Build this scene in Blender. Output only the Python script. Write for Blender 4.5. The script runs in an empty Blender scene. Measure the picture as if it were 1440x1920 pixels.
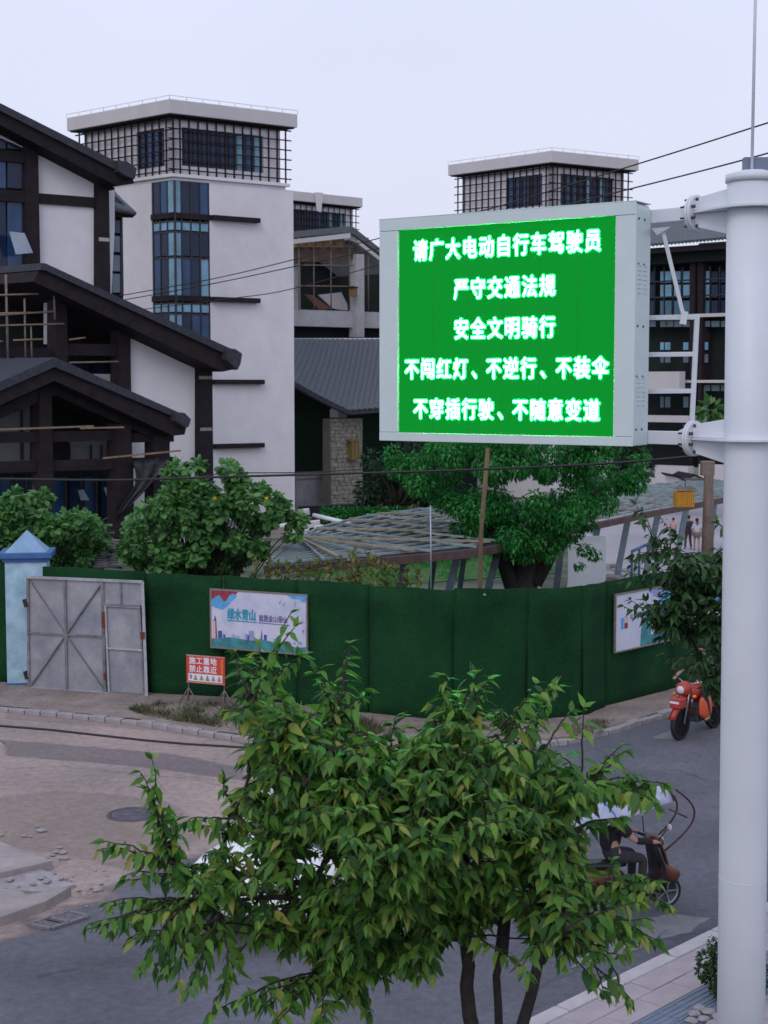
import bpy, math, random
import numpy as np
from mathutils import Vector, Matrix, Quaternion
R = math.radians
rnd = random.Random(7)
scene = bpy.context.scene
C = scene.collection

# ---------------------------------------------------------------- camera, sky, sun, exposure
CAMZ, FPX, HORY = 6.4, 2800.0, 725.0
PITCH = math.atan((960 - HORY) / FPX)
cam_d = bpy.data.cameras.new('camera')
cam = bpy.data.objects.new('camera', cam_d); C.objects.link(cam)
cam.location = (0, 0, CAMZ); cam.rotation_euler = (R(90) - PITCH, 0, 0)
cam_d.sensor_fit = 'VERTICAL'; cam_d.sensor_height = 36; cam_d.lens = 36 * FPX / 1920
cam_d.clip_start = 0.1; cam_d.clip_end = 3000
cam_d.dof.use_dof = True; cam_d.dof.focus_distance = 15; cam_d.dof.aperture_fstop = 5.6
scene.camera = cam

SUN_EL, SUN_AZ = R(42), R(200)
w = bpy.data.worlds.new('World'); scene.world = w; w.use_nodes = True
nt = w.node_tree; nt.nodes.clear()
out = nt.nodes.new('ShaderNodeOutputWorld'); bg = nt.nodes.new('ShaderNodeBackground')
sky = nt.nodes.new('ShaderNodeTexSky'); sky.sky_type = 'NISHITA'; sky.sun_disc = False
sky.sun_elevation = SUN_EL; sky.sun_rotation = SUN_AZ; sky.dust_density = 4; sky.air_density = 1.5
geo = nt.nodes.new('ShaderNodeTexCoord'); sep = nt.nodes.new('ShaderNodeSeparateXYZ')
nt.links.new(geo.outputs['Generated'], sep.inputs[0])
ramp = nt.nodes.new('ShaderNodeValToRGB')           # an even overcast layer, paler low down
e = ramp.color_ramp.elements
e[0].position = 0.0; e[0].color = (0.620, 0.600, 0.755, 1)
e[1].position = 0.9; e[1].color = (0.52, 0.58, 0.78, 1)
m_ = e.new(0.12); m_.color = (0.635, 0.655, 0.815, 1)
m_ = e.new(0.30); m_.color = (0.635, 0.680, 0.845, 1)
nt.links.new(sep.outputs['Z'], ramp.inputs[0])
noi = nt.nodes.new('ShaderNodeTexNoise'); noi.inputs['Scale'].default_value = 2.2; noi.inputs['Detail'].default_value = 3
mul = nt.nodes.new('ShaderNodeMapRange'); mul.inputs['To Min'].default_value = 9.6; mul.inputs['To Max'].default_value = 11.4
nt.links.new(geo.outputs['Generated'], noi.inputs['Vector']); nt.links.new(noi.outputs['Fac'], mul.inputs['Value'])
sc = nt.nodes.new('ShaderNodeVectorMath'); sc.operation = 'SCALE'
nt.links.new(ramp.outputs[0], sc.inputs[0]); nt.links.new(mul.outputs[0], sc.inputs['Scale'])
mx = nt.nodes.new('ShaderNodeMix'); mx.data_type = 'RGBA'; mx.inputs['Factor'].default_value = 0.88
nt.links.new(sky.outputs[0], mx.inputs['A']); nt.links.new(sc.outputs[0], mx.inputs['B'])
nt.links.new(mx.outputs['Result'], bg.inputs[0]); bg.inputs[1].default_value = 0.10
nt.links.new(bg.outputs[0], out.inputs[0])
sd = bpy.data.lights.new('sun', 'SUN'); so = bpy.data.objects.new('sun', sd); C.objects.link(so)
sd.energy = 0.5; sd.angle = R(25); sd.color = (1.0, 0.93, 0.9)
sdir = Vector((math.sin(SUN_AZ) * math.cos(SUN_EL), math.cos(SUN_AZ) * math.cos(SUN_EL), math.sin(SUN_EL)))
so.rotation_euler = sdir.to_track_quat('Z', 'Y').to_euler()
scene.view_settings.view_transform = 'Standard'; scene.view_settings.look = 'None'
scene.view_settings.exposure = 0.27; scene.view_settings.gamma = 1
scene.view_settings.use_curve_mapping = False

# ---------------------------------------------------------------- pixel -> world helpers (1440x1920 photo pixels)
cp, sp = math.cos(PITCH), math.sin(PITCH)
def ray(px, py):
    x = (px - 720) / FPX; y = -(py - 960) / FPX
    return Vector((x, cp + y * sp, -sp + y * cp))
CAM = Vector((0, 0, CAMZ))
def at(px, py, D):
    r = ray(px, py); return CAM + r * (D / r.y)
def gp(px, py, z=0.0):
    r = ray(px, py); return CAM + r * ((z - CAMZ) / r.z)

# ---------------------------------------------------------------- materials
MATS = {}
def lin(c): return tuple(((v/255)/12.92 if v/255 <= .04045 else ((v/255+.055)/1.055)**2.4) for v in c)
def mat(name, col, rough=0.7, metal=0.0, var=0.12, scale=6.0, bump=0.0, bscale=40.0, spec=0.5, emit=None, estr=0.0, col2=None, detail=5, dirt=0.0, fade=0, speck=0):
    if name in MATS: return MATS[name]
    m = bpy.data.materials.new(name); m.use_nodes = True
    n = m.node_tree; b = n.nodes['Principled BSDF']
    b.inputs['Roughness'].default_value = rough; b.inputs['Metallic'].default_value = metal
    b.inputs['Specular IOR Level'].default_value = spec
    tc = n.nodes.new('ShaderNodeTexCoord')
    if var > 0 or col2:
        no = n.nodes.new('ShaderNodeTexNoise'); no.inputs['Scale'].default_value = scale; no.inputs['Detail'].default_value = detail
        no.inputs['Roughness'].default_value = 0.65
        n.links.new(tc.outputs['Object'], no.inputs['Vector'])
        r = n.nodes.new('ShaderNodeValToRGB'); el = r.color_ramp.elements
        el[0].position = .32; el[1].position = .68
        c2 = col2 or col
        el[0].color = tuple(max(0, v * (1 - var)) for v in col) + (1,)
        el[1].color = tuple(min(1, v * (1 + var)) for v in c2) + (1,)
        n.links.new(no.outputs['Fac'], r.inputs[0]); src = r.outputs[0]
        if speck:
            ns = n.nodes.new('ShaderNodeTexNoise'); ns.inputs['Scale'].default_value = speck; ns.inputs['Detail'].default_value = 6; ns.inputs['Roughness'].default_value = .8
            n.links.new(tc.outputs['Object'], ns.inputs['Vector']); ms_ = n.nodes.new('ShaderNodeMapRange'); ms_.inputs['From Min'].default_value = .3; ms_.inputs['From Max'].default_value = .7; ms_.inputs['To Min'].default_value = .68; ms_.inputs['To Max'].default_value = 1.32
            n.links.new(ns.outputs['Fac'], ms_.inputs['Value']); vs_ = n.nodes.new('ShaderNodeVectorMath'); vs_.operation = 'SCALE'
            n.links.new(src, vs_.inputs[0]); n.links.new(ms_.outputs[0], vs_.inputs['Scale']); src = vs_.outputs[0]
        if dirt > 0:
            n2 = n.nodes.new('ShaderNodeTexNoise'); n2.inputs['Scale'].default_value = scale * 0.17; n2.inputs['Detail'].default_value = 8
            mp = n.nodes.new('ShaderNodeMapping'); mp.inputs['Scale'].default_value = (1, 1, .35)
            n.links.new(tc.outputs['Object'], mp.inputs[0]); n.links.new(mp.outputs[0], n2.inputs['Vector'])
            mr = n.nodes.new('ShaderNodeMapRange'); mr.inputs['From Min'].default_value = .45; mr.inputs['From Max'].default_value = .75
            mr.inputs['To Max'].default_value = dirt
            n.links.new(n2.outputs['Fac'], mr.inputs['Value'])
            mm = n.nodes.new('ShaderNodeMix'); mm.data_type = 'RGBA'; mm.blend_type = 'MULTIPLY'
            n.links.new(mr.outputs[0], mm.inputs['Factor']); n.links.new(src, mm.inputs['A']); mm.inputs['B'].default_value = (.45, .4, .36, 1)
            src = mm.outputs['Result']
        n.links.new(src, b.inputs['Base Color'])
    else:
        b.inputs['Base Color'].default_value = tuple(col) + (1,)
    if bump > 0:
        nb = n.nodes.new('ShaderNodeTexNoise'); nb.inputs['Scale'].default_value = bscale; nb.inputs['Detail'].default_value = 4
        n.links.new(tc.outputs['Object'], nb.inputs['Vector'])
        bu = n.nodes.new('ShaderNodeBump'); bu.inputs['Strength'].default_value = bump; bu.inputs['Distance'].default_value = .02
        n.links.new(nb.outputs['Fac'], bu.inputs['Height']); n.links.new(bu.outputs[0], b.inputs['Normal'])
    if emit:
        b.inputs['Emission Color'].default_value = tuple(emit) + (1,); b.inputs['Emission Strength'].default_value = estr
    if fade:
        at_ = n.nodes.new('ShaderNodeAttribute'); at_.attribute_name = 'fade'; nf = n.nodes.new('ShaderNodeTexNoise'); nf.inputs['Scale'].default_value = 2.5; nf.inputs['Detail'].default_value = 9
        n.links.new(tc.outputs['Object'], nf.inputs['Vector']); ad = n.nodes.new('ShaderNodeMath'); ad.operation = 'ADD'; n.links.new(at_.outputs['Fac'], ad.inputs[0]); n.links.new(nf.outputs['Fac'], ad.inputs[1])
        mrf = n.nodes.new('ShaderNodeMapRange'); mrf.inputs['From Min'].default_value = .78; mrf.inputs['From Max'].default_value = 1.22; mrf.inputs['To Max'].default_value = fade; n.links.new(ad.outputs[0], mrf.inputs['Value'])
        tr = n.nodes.new('ShaderNodeBsdfTransparent'); ms = n.nodes.new('ShaderNodeMixShader'); n.links.new(mrf.outputs[0], ms.inputs[0]); n.links.new(tr.outputs[0], ms.inputs[1]); n.links.new(b.outputs[0], ms.inputs[2]); n.links.new(ms.outputs[0], n.nodes['Material Output'].inputs[0])
    MATS[name] = m; return m

def leafmat(name, lo, hi, yel=None, ymin=.9, rough=.5, trans=.25):
    """leaf colour: each leaf its own shade (random per island + per object)"""
    m = bpy.data.materials.new(name); m.use_nodes = True; n = m.node_tree; b = n.nodes['Principled BSDF']
    g = n.nodes.new('ShaderNodeNewGeometry'); oi = n.nodes.new('ShaderNodeObjectInfo')
    a = n.nodes.new('ShaderNodeMath'); a.operation = 'ADD'; f = n.nodes.new('ShaderNodeMath'); f.operation = 'FRACT'
    n.links.new(g.outputs['Random Per Island'], a.inputs[0]); n.links.new(oi.outputs['Random'], a.inputs[1]); n.links.new(a.outputs[0], f.inputs[0])
    r = n.nodes.new('ShaderNodeValToRGB'); el = r.color_ramp.elements
    el[0].position = 0; el[0].color = tuple(lo) + (1,); el[1].position = ymin; el[1].color = tuple(hi) + (1,)
    if yel:
        x = el.new(1.0); x.color = tuple(yel) + (1,)
    n.links.new(f.outputs[0], r.inputs[0])
    no = n.nodes.new('ShaderNodeTexNoise'); no.inputs['Scale'].default_value = 25
    tc = n.nodes.new('ShaderNodeTexCoord'); n.links.new(tc.outputs['Object'], no.inputs['Vector'])
    mr = n.nodes.new('ShaderNodeMapRange'); mr.inputs['To Min'].default_value = .75; mr.inputs['To Max'].default_value = 1.2
    n.links.new(no.outputs['Fac'], mr.inputs['Value'])
    s = n.nodes.new('ShaderNodeVectorMath'); s.operation = 'SCALE'
    n.links.new(r.outputs[0], s.inputs[0]); n.links.new(mr.outputs[0], s.inputs['Scale'])
    n.links.new(s.outputs[0], b.inputs['Base Color'])
    b.inputs['Roughness'].default_value = rough; b.inputs['Specular IOR Level'].default_value = .35
    t = n.nodes.new('ShaderNodeBsdfTranslucent'); n.links.new(s.outputs[0], t.inputs[0])
    mxs = n.nodes.new('ShaderNodeMixShader'); mxs.inputs[0].default_value = trans
    n.links.new(b.outputs[0], mxs.inputs[1]); n.links.new(t.outputs[0], mxs.inputs[2])
    n.links.new(mxs.outputs[0], n.nodes['Material Output'].inputs[0])
    MATS[name] = m; return m

WHITE = mat('white_render', (.72, .70, .73), .85, var=.05, scale=1.2, bump=.25, bscale=12, dirt=.30)
PARA = mat('parapet_paint', (.56, .53, .54), .85, var=.04, scale=1.5, dirt=.2)
BROWN = mat('brown_timber', (.021, .015, .019), .75, spec=.2, var=.3, scale=3)
DKBROWN = mat('dark_timber', (.018, .015, .019), .75, spec=.2, var=.3, scale=3)
SLATE = mat('slate_tile', (.038, .042, .055), .65, spec=.3, var=.35, scale=8, bump=.3)
ROOFTILE = mat('roof_tile', (.085, .10, .11), .65, var=.3, scale=9, bump=.3)
GLASS = mat('window_glass', (.012, .026, .06), .12, var=.3, scale=.8, spec=.3)
GLASSB = mat('window_glass_blue', (.02, .06, .15), .12, var=.3, scale=.8, spec=.4)
GLASST = mat('window_glass_teal', (.13, .30, .42), .15, var=.3, scale=1.2, spec=.8)  # sky reflections and curtains put into the pane colour
GLASSP = mat('window_glass_pale', (.30, .36, .45), .2, var=.2, scale=1.2, spec=.8)
FRAME = mat('dark_window_frame', (.02, .022, .03), .5, var=0)
CONC = mat('concrete', (.30, .31, .32), .9, var=.15, scale=3, bump=.3, dirt=.4)
CONCL = mat('pale_concrete', (.42, .41, .43), .9, var=.12, scale=2, bump=.2, dirt=.3)
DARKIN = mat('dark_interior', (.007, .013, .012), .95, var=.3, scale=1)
STONE = mat('stone_block', (.24, .225, .19), .9, var=.45, scale=5, bump=.8, bscale=14)
MORTAR = mat('stone_mortar', (.13, .12, .10), .95, var=.2)
PAINT = mat('white_steel_paint', (.68, .71, .76), .42, var=.03, scale=3, spec=.45, bump=.05, bscale=45, dirt=.24)
CABP = mat('cabinet_glare_paint', (.60, .70, .70), .4, var=.03, scale=5, spec=.5, bump=.03, bscale=60, dirt=.10)  # white paint tinted green-cyan to imitate glare from the lettering
STEEL = mat('galvanised_steel', (.33, .37, .41), .45, metal=.6, var=.15, scale=12)
BOLT = mat('bolt_steel', (.10, .10, .11), .4, metal=.8, var=0)
BLACK = mat('black_rubber', (.015, .015, .017), .7, var=0)
WIRE = mat('black_cable', (.012, .012, .014), .5, var=0)
BAMBOO = mat('scaffold_pole', (.22, .15, .10), .7, var=.3, scale=5)
BARK = mat('tree_bark', (.028, .022, .020), .9, var=.35, scale=14, bump=.6)

# ---------------------------------------------------------------- mesh helpers
class MB:
    def __init__(s): s.v = []; s.f = []; s.m = []; s.smooth = []
    def add(s, vs, fs, mi=0, sm=False):
        o = len(s.v); s.v += [tuple(v) for v in vs]
        for f in fs: s.f.append([i + o for i in f]); s.m.append(mi); s.smooth.append(sm)
        return s
    def hexa(s, p, mi=0):   # 8 points: bottom 4 (ccw) then top 4
        return s.add(p, [(0, 3, 2, 1), (4, 5, 6, 7), (0, 1, 5, 4), (1, 2, 6, 5), (2, 3, 7, 6), (3, 0, 4, 7)], mi)
    def box(s, x0, x1, y0, y1, z0, z1, mi=0, M=None):
        p = [Vector(q) for q in ((x0, y0, z0), (x1, y0, z0), (x1, y1, z0), (x0, y1, z0), (x0, y0, z1), (x1, y0, z1), (x1, y1, z1), (x0, y1, z1))]
        if M: p = [M @ q for q in p]
        return s.hexa(p, mi)
    def prism(s, pts, ext, mi=0):   # polygon pts extruded by vector ext
        n = len(pts); e = Vector(ext)
        vs = [Vector(p) for p in pts] + [Vector(p) + e for p in pts]
        fs = [tuple(range(n)), tuple(range(2 * n - 1, n - 1, -1))] + [(i, i + n, (i + 1) % n + n, (i + 1) % n) for i in range(n)]
        return s.add(vs, fs, mi)
    def tube(s, pts, rad, seg=8, mi=0, cap=True):
        pts = [Vector(p) for p in pts]; n = len(pts)
        rr = rad if isinstance(rad, (list, tuple)) else [rad] * n
        vs = []; up = None
        for i, p in enumerate(pts):
            d = (pts[min(i + 1, n - 1)] - pts[max(i - 1, 0)])
            d = d.normalized() if d.length > 1e-9 else Vector((0, 0, 1))
            if up is None: up = Vector((0, 0, 1)) if abs(d.z) < .9 else Vector((1, 0, 0))
            a = d.cross(up).normalized(); b = a.cross(d).normalized(); up = b
            for k in range(seg):
                t = 2 * math.pi * k / seg
                vs.append(p + a * (math.cos(t) * rr[i]) + b * (math.sin(t) * rr[i]))
        fs = []
        for i in range(n - 1):
            for k in range(seg):
                fs.append((i * seg + k, i * seg + (k + 1) % seg, (i + 1) * seg + (k + 1) % seg, (i + 1) * seg + k))
        if cap: fs += [tuple(range(seg))[::-1], tuple(range((n - 1) * seg, n * seg))]
        return s.add(vs, fs, mi, True)
    def bar(s, a, b, w, h, mi=0):  # rectangular bar
        a = Vector(a); b = Vector(b); d = (b - a).normalized()
        up = Vector((0, 0, 1)) if abs(d.z) < .95 else Vector((0, 1, 0))
        x = d.cross(up).normalized() * (w / 2); y = x.cross(d).normalized() * (h / 2)
        return s.hexa([a - x - y, a + x - y, a + x + y, a - x + y, b - x - y, b + x - y, b + x + y, b - x + y], mi)
    def lathe(s, prof, seg=16, M=None, mi=0):
        vs = []; M = M or Matrix()
        for r, z in prof:
            for k in range(seg):
                t = 2 * math.pi * k / seg; vs.append(M @ Vector((r * math.cos(t), r * math.sin(t), z)))
        n = len(prof); fs = []
        for i in range(n - 1):
            for k in range(seg): fs.append((i * seg + k, i * seg + (k + 1) % seg, (i + 1) * seg + (k + 1) % seg, (i + 1) * seg + k))
        if prof[0][0] > 1e-6: fs.append(tuple(range(seg))[::-1])
        if prof[-1][0] > 1e-6: fs.append(tuple(range((n - 1) * seg, n * seg)))
        return s.add(vs, fs, mi, True)
    def loft(s, rings, mi=0, cap=True, sm=True, closed=True):
        n = len(rings[0]); vs = [p for r in rings for p in r]; fs = []
        for i in range(len(rings) - 1):
            for k in range(n if closed else n - 1): fs.append((i * n + k, i * n + (k + 1) % n, (i + 1) * n + (k + 1) % n, (i + 1) * n + k))
        if cap: fs += [tuple(range(n))[::-1], tuple(range((len(rings) - 1) * n, len(rings) * n))]
        return s.add(vs, fs, mi, sm)
    def ball(s, c, r, seg=10, mi=0, M=None):
        c = Vector(c); rr = r if hasattr(r, '__len__') else (r, r, r); rings = []
        for i in range(1, seg // 2 + 1 ):
            t = math.pi * i / (seg // 2 + 1)
            rings.append([c + Vector((rr[0] * math.sin(t) * math.cos(2 * math.pi * k / seg), rr[1] * math.sin(t) * math.sin(2 * math.pi * k / seg), rr[2] * math.cos(t))) for k in range(seg)])
        if M: rings = [[M @ p for p in q] for q in rings]
        return s.loft(rings, mi)
    def build(s, name, mats, parent=None, bevel=0, fix=True):
        me = bpy.data.meshes.new(name); me.from_pydata(s.v, [], s.f)
        if not isinstance(mats, (list, tuple)): mats = [mats]
        for m in mats: me.materials.append(m)
        me.polygons.foreach_set('material_index', s.m); me.polygons.foreach_set('use_smooth', s.smooth)
        if fix and len(s.f) < 20000:
            import bmesh
            bm = bmesh.new(); bm.from_mesh(me); bmesh.ops.recalc_face_normals(bm, faces=bm.faces); bm.to_mesh(me); bm.free()
        me.update()
        return link(name, me, parent, bevel)
def link(name, me, parent=None, bevel=0):
    o = bpy.data.objects.new(name, me); C.objects.link(o)
    if parent:
        o.parent = parent; o.matrix_parent_inverse = world_mat(parent).inverted()
    if bevel:
        b = o.modifiers.new('bevel', 'BEVEL'); b.width = bevel; b.segments = 2; b.limit_method = 'ANGLE'
    return o
def world_mat(o):
    m = o.matrix_basis.copy()
    if o.parent: m = world_mat(o.parent) @ o.matrix_parent_inverse @ m
    return m
def tag(o, label=None, cat=None, group=None, kind=None):
    if label: o['label'] = label
    if cat: o['category'] = cat
    if group: o['group'] = group
    if kind: o['kind'] = kind
    return o
def thing(name, label, cat, loc=(0, 0, 0), rz=0, group=None):
    o = bpy.data.objects.new(name, None); C.objects.link(o); o.empty_display_size = .2
    o.location = loc; o.rotation_euler = (0, 0, rz)
    return tag(o, label, cat, group)
def copy_tree(o, parent=None):
    c = o.copy(); C.objects.link(c)
    if parent: c.parent = parent; c.matrix_parent_inverse = o.matrix_parent_inverse
    for ch in list(o.children): copy_tree(ch, c)
    return c
def struct(name, mb, m): return tag(mb.build(name, m), kind='structure')

def text_mesh(s, size, align='CENTER', bold=0.0, offset=0.0, extrude=0.0, sx=1.0, spacing=1.0, res=3):
    cu = bpy.data.curves.new('lettering', 'FONT'); cu.body = s; cu.size = size; cu.align_x = align; cu.align_y = 'CENTER'
    cu.offset = offset; cu.extrude = extrude; cu.space_character = spacing; cu.resolution_u = res
    o = bpy.data.objects.new('lettering', cu); C.objects.link(o)
    dg = bpy.context.evaluated_depsgraph_get(); me = bpy.data.meshes.new_from_object(o.evaluated_get(dg))
    C.objects.unlink(o); bpy.data.objects.remove(o)
    if sx != 1.0: me.transform(Matrix.Diagonal((sx, 1, 1, 1)))
    if bold:      # heavier strokes: the same outline repeated in a small ring, each copy a hair further back
        b = MB(); fs = [tuple(p.vertices) for p in me.polygons]; vs = [v.co.copy() for v in me.vertices]
        for k, (dx, dy) in enumerate([(0, 0)] + [(math.cos(t * math.pi / 4) * bold, math.sin(t * math.pi / 4) * bold) for t in range(8)]):
            b.add([Vector((v.x + dx, v.y + dy, v.z - k * 1.2e-4)) for v in vs], fs)
        m2 = bpy.data.meshes.new('lettering'); m2.from_pydata(b.v, [], b.f); me = m2
    return me
def frame_mat(O, a, n):       # local x = a, local y = up, local z = outward normal
    a = Vector((a[0], a[1], 0)).normalized(); n = Vector((n[0], n[1], 0)).normalized()
    return Matrix(((a.x, 0, n.x, O[0]), (a.y, 0, n.y, O[1]), (0, 1, 0, O[2]), (0, 0, 0, 1)))
def put_text(s, size, m, O, a, n, parent, name='lettering', **k):
    me = text_mesh(s, size, **k); me.transform(frame_mat(O, a, n)); me.materials.clear(); me.materials.append(m)
    return link(name, me, parent)

class Face:
    """vertical plane through p0 along direction a; n points to the camera; back = extrusion direction behind it"""
    def __init__(s, p0, a, back=None):
        s.p0 = Vector((p0[0], p0[1], 0)); s.a = Vector((a[0], a[1], 0)).normalized()
        s.n = Vector((s.a.y, -s.a.x, 0)); 
        if s.n.y > 0: s.n = -s.n
        s.back = Vector((back[0], back[1], 0)).normalized() if back else -s.n
    def px(s, x, y, w=0.0):
        r = ray(x, y); q = s.p0 - s.back * w - CAM
        t = (q.x * s.n.x + q.y * s.n.y) / (r.x * s.n.x + r.y * s.n.y)
        return CAM + r * t
    def poly(s, mb, pts, w0, w1, mi=0):   # pixel outline on the plane at w0 (towards camera +), extruded back to w1
        P = [s.px(x, y, w0) for x, y in pts]
        return mb.prism(P, s.back * (w0 - w1), mi)
    def rect(s, mb, x0, x1, y0, y1, w0, w1, mi=0):
        """axis-aligned in the plane: horizontal edges follow the plane's perspective; y0, y1 read at x0"""
        A = s.px(x0, y0, w0); B = s.px(x0, y1, w0); D_ = s.px(x1, y0, w0)
        P = [A, Vector((D_.x, D_.y, A.z)), Vector((D_.x, D_.y, B.z)), B]
        return mb.prism(P, s.back * (w0 - w1), mi)

# ================================================================ SETTING: ground, road, kerbs, pavements
ASPH = mat('asphalt', (.085, .09, .108), .85, var=.16, scale=.45, col2=(.125, .125, .148), bump=.6, bscale=70, detail=14, speck=9)
DUSTY = mat('dusty_road', (.285, .228, .215), .9, var=.10, scale=.30, col2=(.38, .29, .255), bump=.5, bscale=60, detail=12, fade=1.0, speck=7)
DIRT = mat('dirt_verge', (.25, .20, .175), .95, var=.25, scale=1.3, bump=.6, bscale=25, speck=8)
SITE = mat('site_ground', (.05, .09, .04), .95, var=.5, scale=.5, col2=(.12, .13, .10), bump=.6)
PLAZA = mat('plaza_concrete', (.42, .40, .43), .85, var=.06, scale=.4, bump=.1)
KERB = mat('kerb_concrete', (.34, .31, .32), .9, var=.2, scale=5, bump=.5, bscale=30, dirt=.5)
KERBL = mat('pale_kerb', (.46, .43, .44), .9, var=.12, scale=4, bump=.4, bscale=30, dirt=.35)
PAVE = mat('pink_paver', (.37, .32, .335), .9, var=.1, scale=3, bump=.3)
PAVE2 = mat('tactile_paver', (.16, .20, .26), .85, var=.15, scale=3, bump=.3)

g = MB(); g.add([(-600, -300, -.02), (600, -300, -.02), (600, 1200, -.02), (-600, 1200, -.02)], [(0, 1, 2, 3)])
struct('ground', g, SITE)
# road: everything in front of the hoarding. dusty part left, dark asphalt right, cut along an irregular line
def sheet(name, pts, z, m, kind='structure', sub=0):
    b = MB(); b.add([(p[0], p[1], z) for p in pts], [tuple(range(len(pts)))])
    o = b.build(name, m, fix=False); 
    if o.data.polygons[0].normal.z < 0: o.data.flip_normals()
    return tag(o, kind=kind)
def fade_sheet(name, pts, z, m, width):
    P = [Vector((p[0], p[1], 0)) for p in pts]; n = len(P); area = sum(P[i].x * P[(i + 1) % n].y - P[(i + 1) % n].x * P[i].y for i in range(n)); sg = 1 if area > 0 else -1
    inn = []
    for i in range(n):
        d = (P[(i + 2) % n] - P[i - 2]).normalized(); inn.append(P[i] + Vector((-d.y, d.x, 0)) * sg * width)
    b = MB(); b.add([(p.x, p.y, z) for p in P + inn], [(i, (i + 1) % n, (i + 1) % n + n, i + n) for i in range(n)] + [tuple(range(n, 2 * n))])
    o = b.build(name, m, fix=False)
    if sum(p.normal.z for p in o.data.polygons) < 0: o.data.flip_normals()
    a = o.data.attributes.new('fade', 'FLOAT', 'POINT'); a.data.foreach_set('value', [0.0] * n + [1.0] * n)
    return tag(o, kind='structure')
def G(l, z=0.0): return [gp(x, y, z) for x, y in l]
base_road = [(-60, -40), (60, -40), (60, 60), (14, 40), (-60, 40)]
# far kerb line (road edge), pixel trace at road level
kerb_px = [(-160, 1312), (0, 1335), (130, 1347), (270, 1362), (400, 1383), (520, 1398), (640, 1407), (800, 1413), (950, 1408), (1060, 1396), (1150, 1374), (1260, 1340), (1345, 1309), (1440, 1273), (1600, 1215)]
kerb = G(kerb_px)
road = [(-70, 6), (-10, 2), (60, 2), (70, 60)] 
sheet('road', [(-70, -20, 0), (70, -20, 0), (70, 75, 0)] + [tuple(p) for p in reversed(kerb)] + [(-70, 31, 0)], 0.0, ASPH)
def wob(pts, amp, seed=1, n=8):
    r = random.Random(seed); o = []
    for i in range(len(pts) - 1):
        a, b = Vector(pts[i]), Vector(pts[i + 1])
        for k in range(n):
            p = a.lerp(b, k / n); o.append(Vector((p.x + r.uniform(-amp, amp), p.y + r.uniform(-amp, amp), 0)))
    return o
dl = [p for p in kerb[:8]]
edge_d = wob(G([(800, 1413), (700, 1440), (640, 1500), (560, 1590), (330, 1640), (250, 1690), (40, 1780), (-300, 1840)]), .0, 3, 3)
fade_sheet('dusty_road', [Vector((p.x, p.y + 1.2, 0)) for p in dl] + edge_d + [Vector((-30, 13, 0)), Vector((-40, 33, 0))], .004, DUSTY, .9)
# lighter worn patches and cracks in the road, laid as thin sheets
def patch(name, px, z, m, seed, amp=.08, width=.25):
    p = G(px); return fade_sheet(name, wob(p + [p[0]], amp * .5, seed, 3), z, m, width)
patch('road_patch', [(0, 1385), (330, 1412), (470, 1440), (470, 1470), (250, 1440), (0, 1420)], .008, mat('grey_patch', (.145, .14, .165), .9, var=.12, scale=.8, bump=.3, bscale=80, fade=.35), 5, .04, .2)
patch('road_patch', [(1205, 1720), (1260, 1712), (1340, 1722), (1300, 1750), (1235, 1765)], .006, mat('pale_patch', (.24, .24, .255), .9, var=.2, scale=3, bump=.3, fade=.8), 6, .04, .10)
patch('road_patch', [(1090, 1765), (1190, 1735), (1260, 1745), (1230, 1775), (1160, 1800), (1060, 1820)], .010, MATS['pale_patch'], 8, .04, .10)
patch('road_patch', [(1216, 1384), (1262, 1366), (1275, 1382), (1262, 1390)], .006, MATS['pale_patch'], 9, .02, .08)
patch('road_patch', [(-100, 1500), (120, 1480), (330, 1500), (420, 1560), (250, 1640), (60, 1600), (-100, 1590)], .012, mat('tan_dust', (.33, .26, .22), .95, var=.15, scale=1.5, bump=.5, fade=.28), 12, .1, .25)
0 and patch('road_patch', [(0, 1690), (150, 1665), (300, 1660), (330, 1690), (200, 1760), (60, 1790), (-60, 1800)], .016, MATS['tan_dust'], 13, .08, .25)
patch('road_patch', [(0, 1325), (300, 1352), (480, 1392), (470, 1402), (280, 1372), (0, 1350)], .014, MATS['tan_dust'], 14, .05, .2)
CRK = mat('crack_dark', (.09, .08, .085), .95, var=.2)
def crack(px, w_, seed):
    r = random.Random(seed); P = G(px, .02); Q = []
    for a_, b_ in zip(P, P[1:]):
        for k in range(6): p = a_.lerp(b_, k / 6); Q.append(p + Vector((r.uniform(-.07, .07), r.uniform(-.07, .07), 0)))
    b = MB(); vs = []
    for i, p in enumerate(Q):
        d = (Q[min(i + 1, len(Q) - 1)] - Q[max(0, i - 1)]).normalized(); s_ = Vector((-d.y, d.x, 0)) * w_ * r.uniform(.3, 1); vs += [p + s_, p - s_]
    b.add(vs, [(2 * i, 2 * i + 1, 2 * i + 3, 2 * i + 2) for i in range(len(Q) - 1)]); o = b.build('road_crack', CRK, fix=False)
    if o.data.polygons[0].normal.z < 0: o.data.flip_normals()
    tag(o, kind='structure')
for k, c_ in enumerate(([(0, 1440), (120, 1436), (260, 1452), (430, 1470)], [(330, 1452), (400, 1462), (470, 1468)], [(60, 1830), (200, 1800), (330, 1830)], [(1120, 1400), (1180, 1450), (1260, 1440), (1345, 1470)], [(1010, 1850), (1090, 1810), (1200, 1755)])): crack(c_, .007, k)

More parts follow.
